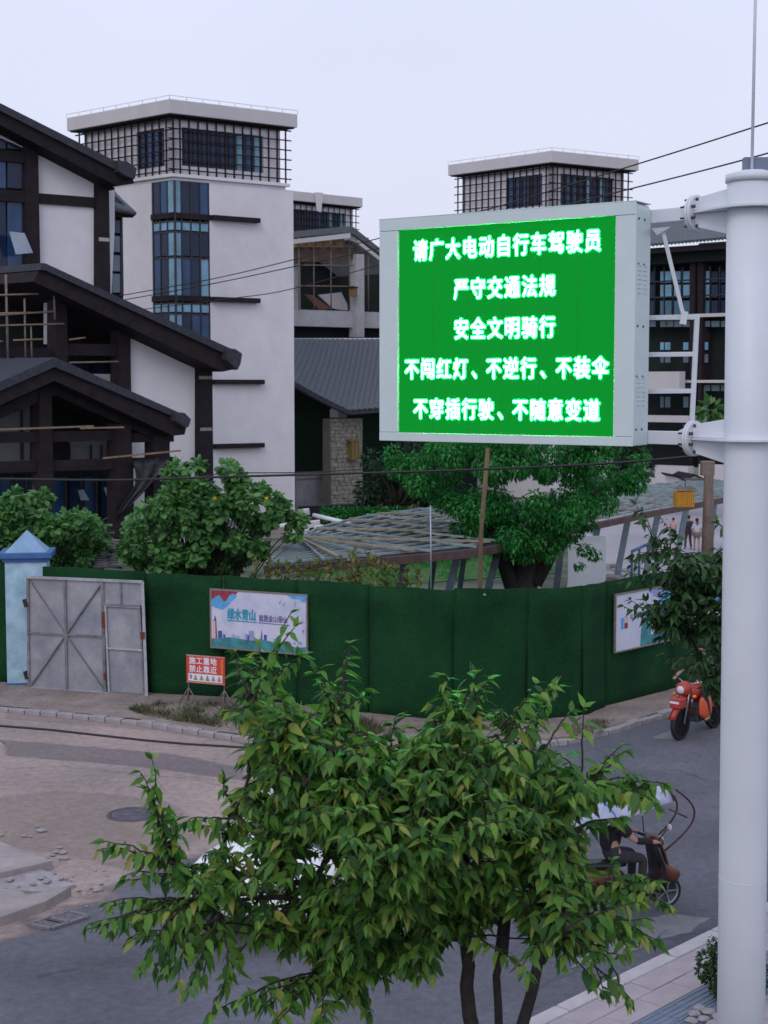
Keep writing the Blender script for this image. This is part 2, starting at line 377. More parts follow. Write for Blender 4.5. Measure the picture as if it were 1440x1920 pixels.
# verge between kerb and hoarding
FEN_px = [(-90, 1281), (60, 1290), (275, 1307), (420, 1315), (556, 1330), (690, 1346), (850, 1361), (988, 1360), (1092, 1350), (1135, 1333), (1260, 1300), (1345, 1275), (1440, 1248), (1560, 1214)]
FEN = G(FEN_px)
vb = MB()
inner = [Vector((p.x, p.y + .12, .1)) for p in kerb]; outer = [Vector((p.x, p.y + .5, .1)) for p in FEN]
n = 12
def resample(P, k):
    P = [Vector(p) for p in P]; L = [0]
    for i in range(1, len(P)): L.append(L[-1] + (P[i] - P[i - 1]).length)
    o = []
    for j in range(k):
        t = L[-1] * j / (k - 1); i = max(0, min(len(P) - 2, next((q for q in range(len(L) - 1) if L[q + 1] >= t), len(P) - 2)))
        u = (t - L[i]) / max(1e-9, L[i + 1] - L[i]); o.append(P[i].lerp(P[i + 1], u))
    return o
A_ = resample(inner, 60); B_ = resample(outer, 60)
vb.add([v for p in zip(A_, B_) for v in p], [(2 * i, 2 * i + 2, 2 * i + 3, 2 * i + 1) for i in range(59)])
struct('verge', vb, DIRT)
# kerb stones of the far kerb, one by one
kerb_root = thing('far_kerb', None, None); kerb_root['kind'] = 'structure'
stone = MB(); stone.box(-.27, .27, -.09, .09, -.02, .125)
st0 = stone.build('kerb_stone', KERB, kerb_root, bevel=.02)
K = resample(kerb, 74)
for i in range(73):
    o = st0 if i == 0 else st0.copy()
    if i: C.objects.link(o)
    a, b = K[i], K[i + 1]; d = (b - a); m = (a + b) / 2
    o.parent = kerb_root
    o.location = (m.x, m.y + .05, rnd.uniform(-.045, -.01)); o.rotation_euler = (rnd.uniform(-.05, .05), 0, math.atan2(d.y, d.x) + rnd.uniform(-.03, .03))
    o.scale = (d.length / .56 * rnd.uniform(.96, 1.0), 1, 1)
# near kerb + pavement on the right
ZP = .14
n0, n1 = gp(985, 1912, ZP), gp(1345, 1736, ZP); nd = (n1 - n0).normalized(); nn = Vector((nd.y, -nd.x, 0))
near = thing('near_kerb', None, None); near['kind'] = 'structure'
kb = MB(); kb.box(-.48, .48, 0, .19, -ZP - .02, 0)
k0 = kb.build('kerb_stone', KERBL, near, bevel=.015)
ang = math.atan2(nd.y, nd.x)
for i in range(-6, 16):
    o = k0 if i == -6 else k0.copy()
    if i > -6: C.objects.link(o)
    o.parent = near; p = n0 + nd * (i * .98)
    o.location = (p.x + nn.x * .19, p.y + nn.y * .19, ZP + rnd.uniform(-.004, .004)); o.rotation_euler = (0, 0, ang)
pv = MB(); q = [n0 - nd * 8 + nn * .19, n0 + nd * 30 + nn * .19, n0 + nd * 30 + nn * 9, n0 - nd * 8 + nn * 9]
pv.prism([Vector((p.x, p.y, ZP - .035)) for p in q], (0, 0, -.1)); 
pav = struct('pavement', pv, mat('sand_joint', (.16, .14, .14), .95, var=.2))
til = MB(); til.box(-.296, .296, -.146, .146, -.03, 0); t0 = til.build('paving_tile', PAVE, pav, bevel=.006)
tac = MB(); tac.box(-.146, .146, -.146, .146, -.03, -.004)
for k in range(4): tac.box(-.14, .14, -.115 + k * .07, -.085 + k * .07, -.004, .004)
c0 = tac.build('tactile_tile', PAVE2, pav, bevel=.004)
first = True; firstc = True; cnt = 0
for r_ in range(0, 11):
    off = .2 + .155 + r_ * .302
    tact = r_ in (2, 3)
    stp = .302 if tact else .604
    for i in range(-2, int(6.4 / stp) + 1):
        s_ = -.3 + i * stp + (0 if tact or r_ % 2 else .3)
        p = n0 + nd * s_ + nn * off
        src = c0 if tact else t0; isf = firstc if tact else first
        o = src if isf else src.copy()
        if not isf: C.objects.link(o)
        if tact: firstc = False
        else: first = False
        o.parent = pav; o.location = (p.x, p.y, ZP + rnd.uniform(-.004, .002)); o.rotation_euler = (rnd.uniform(-.006, .006), rnd.uniform(-.006, .006), ang); cnt += 1
# broken pavement corner at the left
bp = MB()
ZS = .13
up = G([(-200, 1560), (0, 1577), (40, 1593), (99, 1613), (36, 1628), (0, 1636), (-200, 1665)], ZS)
lo = G([(-260, 1680), (0, 1664), (43, 1671), (50, 1677), (100, 1668), (134, 1661), (87, 1689), (0, 1719), (-120, 1752)], ZS)
brk = thing('broken_pavement', None, None); brk['kind'] = 'structure'
b1 = MB(); b1.prism([p for p in up], (0, 0, -ZS - .02)); b1.build('slab', mat('worn_slab', (.33, .29, .28), .9, var=.18, scale=2.5, bump=.5, bscale=20, dirt=.5), brk, bevel=.01)
b1 = MB(); b1.prism([p for p in lo], (0, 0, -ZS - .02)); b1.build('slab', mat('worn_slab', (.33, .29, .28), .9, var=.18, scale=2.5, bump=.5, bscale=20, dirt=.5), brk, bevel=.01)
mid = G([(-200, 1640), (0, 1630), (60, 1625), (110, 1640), (140, 1658), (90, 1672), (0, 1668), (-200, 1690)], .05)
b1 = MB(); b1.prism(mid, (0, 0, -.07)); b1.build('rubble_bed', KERB, brk)
# rubble stones
def stone_mesh(seed, s=.1):
    r = random.Random(seed); b = MB(); 
    ring = lambda z, k: [Vector((math.cos(t * 6.283 / 7) * s * k * r.uniform(.75, 1.2), math.sin(t * 6.283 / 7) * s * .8 * k * r.uniform(.75, 1.2), z * s)) for t in range(7)]
    b.loft([ring(-.3, .7), ring(.1, 1.0), ring(.5, .6)], sm=False); me = b.build('stone', KERB); C.objects.unlink(me); return me.data
SM = [stone_mesh(k) for k in range(5)]
spots = [(20, 1652), (35, 1665), (62, 1660), (78, 1648), (88, 1655), (103, 1640), (115, 1650), (98, 1606), (112, 1592), (105, 1600), (118, 1601), (128, 1668), (137, 1664), (148, 1672), (170, 1668), (190, 1660), (183, 1672), (70, 1552), (78, 1560), (32, 1618), (28, 1636), (10, 1668), (55, 1690), (120, 1612), (126, 1650), (57, 1571), (45, 1570), (3, 1568), (300, 1600), (320, 1614), (300, 1616)]
for i, (x, y) in enumerate(spots):
    p = gp(x, y, .05 if x < 130 and y > 1615 else .0)
    o = link('rubble_stone', SM[i % 5]); o.location = (p.x, p.y, p.z + .02); s = rnd.uniform(.25, .8); o.scale = (s, s, s * .7); o.rotation_euler = (0, 0, rnd.uniform(0, 6))
    tag(o, 'grey rubble stone lying about the broken pavement corner', 'stone', 'rubble stones by the broken pavement')
for i in range(70):
    x, y = rnd.gauss(95, 75), rnd.gauss(1640, 40)
    if not (-5 < x < 330 and 1540 < y < 1760): continue
    p = gp(x, y, .0); o = link('rubble_stone', SM[i % 5]); o.location = (p.x, p.y, .05 if (x < 130 and 1625 < y < 1670) else .01); s = rnd.uniform(.08, .32); o.scale = (s, s * rnd.uniform(.7, 1.3), s * .6); o.rotation_euler = (0, 0, rnd.uniform(0, 6))
    tag(o, 'grey rubble stone lying about the broken pavement corner', 'stone', 'rubble stones by the broken pavement')
# manhole cover
p = gp(247, 1528); mh = thing('manhole_cover', 'round iron manhole cover set in the dusty road', 'manhole cover', p)
IRON = mat('worn_iron', (.13, .12, .15), .7, metal=.2, var=.3, scale=9, bump=.4)
b = MB(); b.lathe([(.30, 0), (.30, .014), (0, .014)], 32, Matrix.Translation(p)); b.build('lid', IRON, mh)
b = MB(); 
rg = [(.31, .004), (.31, .018), (.37, .018), (.385, .004)]; b.lathe(rg, 32, Matrix.Translation(p)); b.build('rim', mat('rim_iron', (.07, .065, .085), .7, var=.2), mh)
b = MB()
for k in range(-3, 4):
    L_ = math.sqrt(.27 ** 2 - (k * .08) ** 2); b.box(p.x - L_, p.x + L_, p.y + k * .08 - .012, p.y + k * .08 + .012, .014, .02)
b.build('raised_ribs', IRON, mh)
# drain grate
ga, gb, gc, gd = G([(54, 1736), (130, 1712), (166, 1721), (96, 1744)])
gr = thing('drain_grate', 'rusty iron drain grate beside the broken kerb corner', 'drain grate', (ga + gc) / 2)
b = MB(); b.add([p + Vector((0, 0, .006)) for p in (ga, gb, gc, gd)], [(0, 1, 2, 3)]); b.build('drain_opening', DARKIN, gr)
def lerp2(u, v): return (ga.lerp(gb, u)).lerp(gd.lerp(gc, u), v)
GRM = mat('grate_iron', (.17, .16, .18), .75, var=.3, scale=20, bump=.3)
fr = MB()
for (u0, v0, u1, v1) in ((0, 0, 1, 0), (0, 1, 1, 1), (0, 0, 0, 1), (1, 0, 1, 1), (.5, 0, .5, 1)):
    fr.bar(lerp2(u0, v0) + Vector((0, 0, .02)), lerp2(u1, v1) + Vector((0, 0, .02)), .05, .03)
fr.build('grate_frame', GRM, gr)
for k in range(13):
    if k in (4, 5): continue
    u = (k + .8) / 13.4; bb = MB(); bb.bar(lerp2(u, 0) + Vector((0, 0, .018)), lerp2(u, 1) + Vector((0, 0, .018)), .022, .02); bb.build('grate_bar', GRM, gr)
# cable lying on the road
cb = MB(); cb.tube([gp(x, y, .02) for x, y in ((-200, 1344), (-60, 1356), (0, 1361), (90, 1368), (180, 1378), (270, 1388), (350, 1395), (450, 1401), (560, 1404), (700, 1422))], .022, 6)
tag(cb.build('ground_cable', WIRE), 'black cable lying along the far side of the road', 'cable')

# ================================================================ GREEN HOARDING
def turfmat():
    m = bpy.data.materials.new('artificial_turf'); m.use_nodes = True; n = m.node_tree; b = n.nodes['Principled BSDF']
    tc = n.nodes.new('ShaderNodeTexCoord')
    a = n.nodes.new('ShaderNodeTexNoise'); a.inputs['Scale'].default_value = 38; a.inputs['Detail'].default_value = 3
    c = n.nodes.new('ShaderNodeTexNoise'); c.inputs['Scale'].default_value = 1.1; c.inputs['Detail'].default_value = 6
    for q in (a, c): n.links.new(tc.outputs['Object'], q.inputs['Vector'])
    r = n.nodes.new('ShaderNodeValToRGB'); el = r.color_ramp.elements
    el[0].position = .3; el[0].color = (.003, .020, .008, 1); el[1].position = .7; el[1].color = (.014, .080, .027, 1)
    mm = n.nodes.new('ShaderNodeMath'); mm.operation = 'ADD'; mm.use_clamp = True
    m2 = n.nodes.new('ShaderNodeMath'); m2.operation = 'MULTIPLY'; m2.inputs[1].default_value = .5
    m3 = n.nodes.new('ShaderNodeMath'); m3.operation = 'MULTIPLY'; m3.inputs[1].default_value = .5
    n.links.new(a.outputs['Fac'], m2.inputs[0]); n.links.new(c.outputs['Fac'], m3.inputs[0]); n.links.new(m2.outputs[0], mm.inputs[0]); n.links.new(m3.outputs[0], mm.inputs[1])
    n.links.new(mm.outputs[0], r.inputs[0]); n.links.new(r.outputs[0], b.inputs['Base Color'])
    bu = n.nodes.new('ShaderNodeBump'); bu.inputs['Strength'].default_value = .9; bu.inputs['Distance'].default_value = .03
    n.links.new(a.outputs['Fac'], bu.inputs['Height']); n.links.new(bu.outputs[0], b.inputs['Normal'])
    b.inputs['Roughness'].default_value = .95; b.inputs['Specular IOR Level'].default_value = .15
    MATS['turf'] = m; return m
TURF = turfmat()
FH = 2.6
fence = thing('green_hoarding', 'dark green artificial turf hoarding round the building site', 'hoarding', FEN[6])
def fence_pts():
    o = []
    for i in range(len(FEN) - 1):
        a, b = FEN[i], FEN[i + 1]; L = (b - a).length; k = max(1, round(L / 1.9))
        for j in range(k): o.append((a.lerp(b, j / k), a.lerp(b, (j + 1) / k), i))
    return o
for idx, (a, b, i) in enumerate(fence_pts()):
    d = (b - a).normalized(); nrm = Vector((d.y, -d.x, 0)); ph = rnd.uniform(0, 6)
    # two slanted folds where the turf hangs loose at the corner
    nx, nz = 12, 8; vs = []
    loose = 1.0 if i in (6, 7, 8) else .35
    dep = rnd.uniform(-.02, .02); hh = FH + rnd.uniform(-.025, .025)
    for zi in range(nz + 1):
        for xi in range(nx + 1):
            t = .002 + .996 * xi / nx; z = hh * zi / nz
            w = .018 * math.sin(t * 9 + ph) * loose + .02 * math.sin(t * 4 + z * 1.3 + ph) * loose + (.05 * loose * (1 - z / FH) ** 2)
            w += dep if xi not in (0, nx) else -.03
            p = a.lerp(b, t) + nrm * w; vs.append(Vector((p.x, p.y, z + (.012 * math.sin(t * 7 + ph) if zi == nz else 0))))
    m = MB(); m.add(vs, [(zi * (nx + 1) + xi, zi * (nx + 1) + xi + 1, (zi + 1) * (nx + 1) + xi + 1, (zi + 1) * (nx + 1) + xi) for zi in range(nz) for xi in range(nx)], sm=True)
    o = m.build('turf_panel', TURF, fence, fix=False); sl = o.modifiers.new('solid', 'SOLIDIFY'); sl.thickness = .03; sl.offset = -1
    if idx % 1 == 0:
        pm = MB(); q = b - nrm * .07; pm.tube([(q.x, q.y, 0), (q.x, q.y, FH - .05)], .025, 6); pm.build('post', STEEL, fence)
rl = MB(); 
for a, b, i in fence_pts():
    d = (b - a).normalized(); nrm = Vector((d.y, -d.x, 0)); rl.bar(a - nrm * .06 + Vector((0, 0, FH - .1)), b - nrm * .06 + Vector((0, 0, FH - .1)), .03, .04)
rl.build('top_rail', STEEL, fence)
bk = MB()
for a, b, i in fence_pts():
    d = (b - a).normalized(); nrm = Vector((d.y, -d.x, 0)); bk.prism([a - nrm * .10, b - nrm * .10, b - nrm * .10 + Vector((0, 0, FH - .12)), a - nrm * .10 + Vector((0, 0, FH - .12))], -nrm * .01)
bk.build('backing_sheet', mat('dark_backing', (.01, .02, .012), .9), fence)

# posters on the hoarding
ALU = mat('poster_frame', (.25, .22, .20), .5, metal=.3, var=.2, scale=9)
PSKY = mat('poster_print_pale', (.50, .56, .74), .45, var=.10, scale=2.2, col2=(.62, .60, .72))
def inkm(name, c, **k): return mat(name, c, .5, **k)
def poster(px4, label, depth=.05):
    tl, tr, br, bl = px4
    i = 2
    # plane just in front of the hoarding run that carries it
    a0, b0 = PL
    f = Face(a0, b0 - a0); return f
# poster 1
f1 = Face(gp(393, 1314), gp(576, 1332) - gp(393, 1314)); 
def on_face(f, u, v, w=0):   # u,v metres from bottom-left corner O
    return f.O + f.a * u + Vector((0, 0, v)) + f.n * w
def setup(f, tl, bl, tr, w):
    A = f.px(*bl, w); f.O = A; f.H = f.px(*tl, w).z - A.z; q = f.px(*tr, w); f.W = (Vector((q.x, q.y, 0)) - Vector((A.x, A.y, 0))).length
    if f.a.x < 0: f.a = -f.a
setup(f1, (395, 1106), (397, 1212), (574, 1112), .12)
po = thing('site_poster', 'landscape slogan poster with skyline and red drapery on the left hoarding', 'poster', f1.O)
def fquad(mb, f, u0, u1, v0, v1, w0, w1, mi=0):
    P = [on_face(f, u0, v0, w0), on_face(f, u1, v0, w0), on_face(f, u1, v1, w0), on_face(f, u0, v1, w0)]
    return mb.prism(P, -f.n * (w0 - w1), mi)
def fpoly(f, name, m, pts, w, parent, t=.002):
    mb = MB(); mb.prism([on_face(f, u * f.W, v * f.H, w) for u, v in pts], -f.n * t); return mb.build(name, m, parent)
def framed(f, parent, board, fm):
    b = MB(); fquad(b, f, 0, f.W, 0, f.H, .0, -.03); b.build('board', board, parent)
    t = .03
    for (u0, u1, v0, v1) in ((-t, f.W + t, -t, 0), (-t, f.W + t, f.H, f.H + t), (-t, 0, 0, f.H), (f.W, f.W + t, 0, f.H)):
        b = MB(); fquad(b, f, u0, u1, v0, v1, .012, -.03); b.build('frame_bar', fm, parent)
framed(f1, po, PSKY, ALU)
INKS = dict(sky=inkm('print_sky_blue', (.10, .38, .72), var=.2, scale=4), red=inkm('print_red', (.30, .035, .06), var=.35, scale=8), hill=inkm('print_hill_green', (.05, .24, .27), var=.4, scale=6),
            teal=inkm('print_teal', (.03, .30, .42), var=.2, scale=8), navy=inkm('print_navy', (.05, .10, .32), var=.3, scale=6), haze=inkm('print_city_haze', (.30, .36, .60), var=.15, scale=6),
            violet=inkm('print_violet', (.13, .10, .30), var=.2, scale=9), cream=inkm('print_cream', (.62, .45, .45), var=.2, scale=9), white=inkm('print_white', (.75, .75, .8), var=.05), gold=inkm('print_gold', (.75, .50, .06), var=.1))
fpoly(f1, 'print_sky', INKS['sky'], [(.003, .72), (.05, .69), (.12, .66), (.17, .72), (.22, .82), (.27, .9), (.27, .995), (.003, .995)], .003, po)
fpoly(f1, 'print_sky', INKS['sky'], [(.80, .995), (.997, .995), (.997, .9), (.96, .88), (.93, .93), (.86, .93)], .003, po)
fpoly(f1, 'print_drapery', INKS['red'], [(.003, .83), (.04, .88), (.09, .92), (.115, .86), (.135, .81), (.165, .83), (.19, .91), (.225, .96), (.26, .94), (.29, .995), (.003, .995)], .006, po)
fpoly(f1, 'print_hills', INKS['hill'], [(.003, .003), (.997, .003), (.997, .12), (.9, .10), (.75, .15), (.62, .17), (.52, .20), (.45, .16), (.33, .17), (.2, .19), (.1, .16), (.003, .14)], .006, po)
for x, wd, h, k in ((.07, .045, .29, 'navy'), (.125, .025, .23, 'navy'), (.22, .04, .24, 'haze'), (.27, .03, .22, 'haze'), (.36, .025, .27, 'haze'), (.40, .055, .33, 'haze'), (.385, .02, .25, 'navy'), (.525, .022, .31, 'navy'), (.56, .03, .28, 'navy'), (.66, .03, .22, 'haze'), (.70, .02, .2, 'haze'), (.79, .05, .2, 'haze'), (.86, .03, .19, 'haze'), (.92, .04, .2, 'haze')):
    pts = [(x, .15), (x + wd, .15), (x + wd, h), (x, h)]
    if abs(x - .525) < .001: pts = [(x, .15), (x + wd, .15), (x + wd * .8, h - .04), (x + wd / 2, h + .06), (x + wd * .2, h - .04)]
    fpoly(f1, 'print_tower', INKS[k], pts, .004, po)
fpoly(f1, 'print_column', INKS['cream'], [(.012, .15), (.055, .15), (.05, .46), (.018, .46)], .005, po)
fpoly(f1, 'print_column', INKS['red'], [(.045, .15), (.06, .15), (.053, .46), (.043, .46)], .007, po)
fpoly(f1, 'print_column', INKS['violet'], [(.015, .46), (.055, .46), (.05, .52), (.03, .56), (.035, .50)], .007, po)
for bx, by, s in ((.72, .87, .03), (.76, .84, .035), (.945, .55, .02), (.965, .40, .02)):
    fpoly(f1, 'print_bird', INKS['haze'] if s > .02 else INKS['navy'], [(bx - s, by + .02), (bx, by - .015), (bx + s, by + .05), (bx + s * .2, by - .05), (bx - s * .1, by - .02)], .005, po)
put_text('绿水青山', .235, INKS['teal'], on_face(f1, f1.W * .325, f1.H * .585, .006), f1.a, f1.n, po, bold=.009, sx=.70)
put_text('就是金山银山', .145, INKS['violet'], on_face(f1, f1.W * .658, f1.H * .555, .006), f1.a, f1.n, po, bold=.003, sx=.74)
fpoly(f1, 'print_underline', INKS['teal'], [(.17, .475), (.49, .475), (.49, .49), (.17, .495)], .006, po)
fpoly(f1, 'print_underline', INKS['violet'], [(.50, .475), (.83, .465), (.83, .478), (.50, .488)], .006, po)
# poster 2
f2 = Face(gp(1135, 1333), gp(1345, 1275) - gp(1135, 1333)); setup(f2, (1154, 1117), (1154, 1222), (1352, 1072), .10)
p2 = thing('site_poster', 'white and blue watercolour poster on the right hoarding run', 'poster', f2.O)
framed(f2, p2, mat('poster_print_white', (.60, .61, .72), .45, var=.06, scale=2), ALU)
fpoly(f2, 'print_sky', INKS['haze'], [(.28, .995), (.997, .995), (.997, .5), (.6, .62), (.42, .74)], .003, p2)
fpoly(f2, 'print_sky', INKS['sky'], [(.42, .9), (.997, .98), (.997, .45), (.6, .45), (.3, .52), (.26, .62), (.4, .75)], .005, p2)
fpoly(f2, 'print_mountain', INKS['hill'], [(.22, .005), (.225, .3), (.26, .55), (.31, .60), (.33, .42), (.345, .2), (.37, .3), (.41, .35), (.43, .25), (.997, .25), (.997, .005)], .007, p2)
fpoly(f2, 'print_mountain', INKS['navy'], [(.30, .60), (.34, .55), (.37, .42), (.40, .52), (.45, .25), (.42, .08), (.38, .05), (.385, .3), (.33, .44)], .009, p2)
fpoly(f2, 'print_waterfall', INKS['white'], [(.315, .18), (.33, .46), (.355, .36), (.335, .16)], .011, p2)
fpoly(f2, 'print_seal', INKS['sky'], [(.045, .38), (.068, .38), (.068, .58), (.045, .58)], .005, p2)
fpoly(f2, 'print_seal', INKS['cream'], [(.074, .50), (.104, .50), (.104, .60), (.074, .60)], .005, p2)
fpoly(f2, 'print_seal', INKS['red'], [(.074, .38), (.104, .38), (.104, .48), (.074, .48)], .005, p2)
put_text('媒 体', .12, INKS['violet'], on_face(f2, f2.W * .155, f2.H * .56, .006), f2.a, f2.n, p2)

# ---------------- blue gate pillar
pb = gp(8, 1290); pc_ = at(50, 1290, 32.0)
BLUE = mat('pale_blue_paint', (.30, .52, .66), .6, var=.18, scale=3, col2=(.40, .58, .68), dirt=.55)
BLUED = mat('blue_paint', (.045, .13, .34), .55, var=.2, scale=5, dirt=.3)
CAPM = mat('cap_paint', (.22, .36, .52), .6, var=.15, scale=6, dirt=.4)
cx, cy = gp(48, 1292).x, gp(48, 1292).y + .4
pil = thing('gate_pillar', 'pale blue square gate pillar with a pyramid cap', 'pillar', (cx, cy, 0), R(8))
M = Matrix.Translation((cx, cy, 0)) @ Matrix.Rotation(R(8), 4, 'Z')
def bx(name, m, M, *a, parent=None, bevel=0):
    b = MB(); b.box(*a, M=M); return b.build(name, m, parent, bevel)
s = .43
bx('shaft', BLUE, M, -s, s, -s, s, 0, 2.72, parent=pil, bevel=.015)
bx('plinth', BLUED, M, -s - .02, s + .02, -s - .02, s + .02, 0, .14, parent=pil)
bx('band', BLUED, M, -s - .05, s + .05, -s - .05, s + .05, 2.72, 2.80, parent=pil, bevel=.01)
bx('band', BLUED, M, -s - .12, s + .12, -s - .12, s + .12, 2.80, 2.92, parent=pil, bevel=.01)
b = MB(); k = s * .62; b.add([M @ Vector(v) for v in ((-s, -s, 2.92), (s, -s, 2.92), (s, s, 2.92), (-s, s, 2.92), (0, 0, 3.36))], [(0, 1, 4), (1, 2, 4), (2, 3, 4), (3, 0, 4), (0, 3, 2, 1)]); b.build('cap', CAPM, pil)
# ---------------- gate leaf
GT = mat('gate_sheet', (.25, .28, .33), .55, metal=.2, var=.10, scale=2.2, col2=(.36, .355, .38), dirt=.5)
GTF = mat('gate_frame_steel', (.20, .20, .22), .6, metal=.2, var=.3, scale=6, dirt=.7)
fg = Face(gp(52, 1292), gp(274, 1308) - gp(52, 1292)); fg.a = fg.a if fg.a.x > 0 else -fg.a
def gpx(x, y, w=0): return fg.px(x, y, .22 + w)
gate = thing('site_gate', 'grey sheet metal gate leaf with diagonal braces and wicket door', 'gate', gpx(160, 1300))
def gquad(name, m, pts, w0, w1):
    P = [gpx(x, y, w0) for x, y in pts]; b = MB(); b.prism(P, fg.back * (w0 - w1)); return b.build(name, m, gate)
TL, TR, BR, BL = (52, 1082), (267, 1091), (275, 1305), (54, 1290)
def gm(u, v):  # u,v 0..1 bilinear in the photo's quad (v down)
    a = (TL[0] + (TR[0] - TL[0]) * u, TL[1] + (TR[1] - TL[1]) * u); b = (BL[0] + (BR[0] - BL[0]) * u, BL[1] + (BR[1] - BL[1]) * u)
    return (a[0] + (b[0] - a[0]) * v, a[1] + (b[1] - a[1]) * v)
def gsheet(name, u0, v0, u1, v1): gquad(name, GT, [gm(u0, v0), gm(u1, v0), gm(u1, v1), gm(u0, v1)], 0, -.006)
for (u0, v0, u1, v1) in ((.01, .01, .32, .495), (.325, .01, .645, .495), (.01, .50, .32, .99), (.325, .50, .645, .99), (.65, .01, .805, .21), (.81, .01, .985, .21)): gsheet('sheet_panel', u0, v0, u1, v1)
for (u0, v0, u1, v1) in ((.675, .235, .965, .595), (.685, .605, .975, .985)): gsheet('wicket_panel', u0, v0, u1, v1)
def gbar(name, p, q, wd=.05, w=.02, m=GTF):
    b = MB(); A = gpx(*gm(*p), w); B = gpx(*gm(*q), w); b.bar(A, B, wd, wd * .7); return b.build(name, m, gate)
GLT = mat('pale_gate_edge', (.42, .43, .47), .5, metal=.2, var=.2, scale=9, dirt=.6)
gbar('frame_bar', (0, 0), (1, 0), .07, .02, GLT); gbar('frame_bar', (0, 1), (1, 1), .06, .02, GLT); gbar('frame_bar', (0, 0), (0, 1)); gbar('frame_bar', (1, 0), (1, 1), .06, .02, GLT)
gbar('frame_bar', (.322, 0), (.322, 1)); gbar('frame_bar', (.648, 0), (.648, 1), .06); gbar('frame_bar', (0, .5), (.645, .5)); gbar('frame_bar', (.648, .215), (.98, .215), .06)
gbar('frame_bar', (.807, 0), (.807, .2), .035)
gbar('brace', (.322, .5), (.64, .03), .04, .03); gbar('brace', (.322, .5), (.02, .97), .04, .03); gbar('brace', (.322, .5), (.02, .03), .022, .03); gbar('brace', (.322, .5), (.64, .97), .028, .03)
gbar('wicket_frame', (.67, .225), (.97, .225), .04, .03, GLT); gbar('wicket_frame', (.67, .6), (.98, .6), .045, .03, GLT); gbar('wicket_frame', (.67, .225), (.68, .99), .04, .03, GLT); gbar('wicket_frame', (.965, .225), (.98, .99), .04, .03); gbar('wicket_frame', (.68, .99), (.98, .99), .04, .03)
RUST = mat('rust', (.13, .04, .02), .9, var=.3, scale=9)
gbar('hinge', (.65, .28), (.65, .42), .07, .05, RUST); gbar('hinge', (.655, .82), (.655, .88), .07, .05, RUST); gbar('hinge', (-.03, .2), (-.01, .27), .09, .03, BLACK); gbar('hinge', (-.03, .85), (-.01, .92), .09, .03, BLACK); gbar('latch', (.985, .44), (.985, .5), .08, .05, RUST)
# ---------------- red warning sign on stand
fw = Face(gp(350, 1330), gp(426, 1337) - gp(350, 1330)); fw.a = fw.a if fw.a.x > 0 else -fw.a
setup(fw, (347, 1228), (350, 1278), (421, 1234), 0)
ws = thing('warning_sign', 'red construction warning board on forked steel legs before the hoarding', 'warning sign', gp(385, 1314))
REDP = mat('red_print', (.62, .055, .035), .5, var=.08, scale=6)
b = MB(); fquad(b, fw, 0, fw.W, 0, fw.H, 0, -.02); b.build('board', REDP, ws)
fpoly(fw, 'pictogram_strip', INKS['white'], [(.05, .05), (.94, .05), (.94, .33), (.05, .33)], .004, ws)
put_text('施工重地', .150, INKS['white'], on_face(fw, fw.W * .435, fw.H * .80, .004), fw.a, fw.n, ws, bold=.004, spacing=1.10)
put_text('禁止靠近', .150, INKS['white'], on_face(fw, fw.W * .435, fw.H * .49, .004), fw.a, fw.n, ws, bold=.004, spacing=1.10)
for k, ch in enumerate('当心安全注意'): put_text(ch, .052, INKS['gold'], on_face(fw, fw.W * .93, fw.H * (.88 - k * .09), .004), fw.a, fw.n, ws)
fpoly(fw, 'pictogram', INKS['navy'], [(.085 + .035 * math.cos(t * .524) + .03, .21 + .085 * math.sin(t * .524)) for t in range(12)], .007, ws)
fpoly(fw, 'pictogram_mark', INKS['white'], [(.105, .17), (.125, .17), (.125, .25), (.105, .25)], .009, ws)
YEL = inkm('print_yellow', (.50, .48, .10))
for k in range(5):
    x = .24 + k * .155; c = [(x, .30), (x - .05, .10), (x + .05, .10)]
    fpoly(fw, 'pictogram', INKS['navy'] if k == 3 else FRAME, c, .007, ws)
    fpoly(fw, 'pictogram', YEL if k != 4 else INKS['gold'], [(x, .26), (x - .035, .12), (x + .035, .12)], .009, ws)
    fpoly(fw, 'pictogram_mark', FRAME, [(x - .008, .14), (x + .008, .14), (x + .004, .2), (x - .004, .2)], .011, ws)
PIPE = mat('weathered_pipe', (.17, .14, .12), .7, var=.3, scale=8)
for u in (.03, .97):
    b = MB(); b.tube([on_face(fw, fw.W * u, fw.H, -.03), on_face(fw, fw.W * u, -.38, -.03)], .014, 6); b.build('post', PIPE, ws)
    for du in (-.22, 0.0, .22):
        b = MB(); e_ = on_face(fw, fw.W * u + du, -.38, -.03 + (.1 if du == 0 else 0)); e_.z = .1; b.tube([on_face(fw, fw.W * u, -.12, -.03), e_], .013, 6); b.build('leg', PIPE, ws)
for (v) in (1.0, 0.0):
    b = MB(); b.bar(on_face(fw, 0, fw.H * v, -.01), on_face(fw, fw.W, fw.H * v, -.01), .03, .02); b.build('frame_bar', mat('pale_red_edge', (.5, .25, .22), .6), ws)

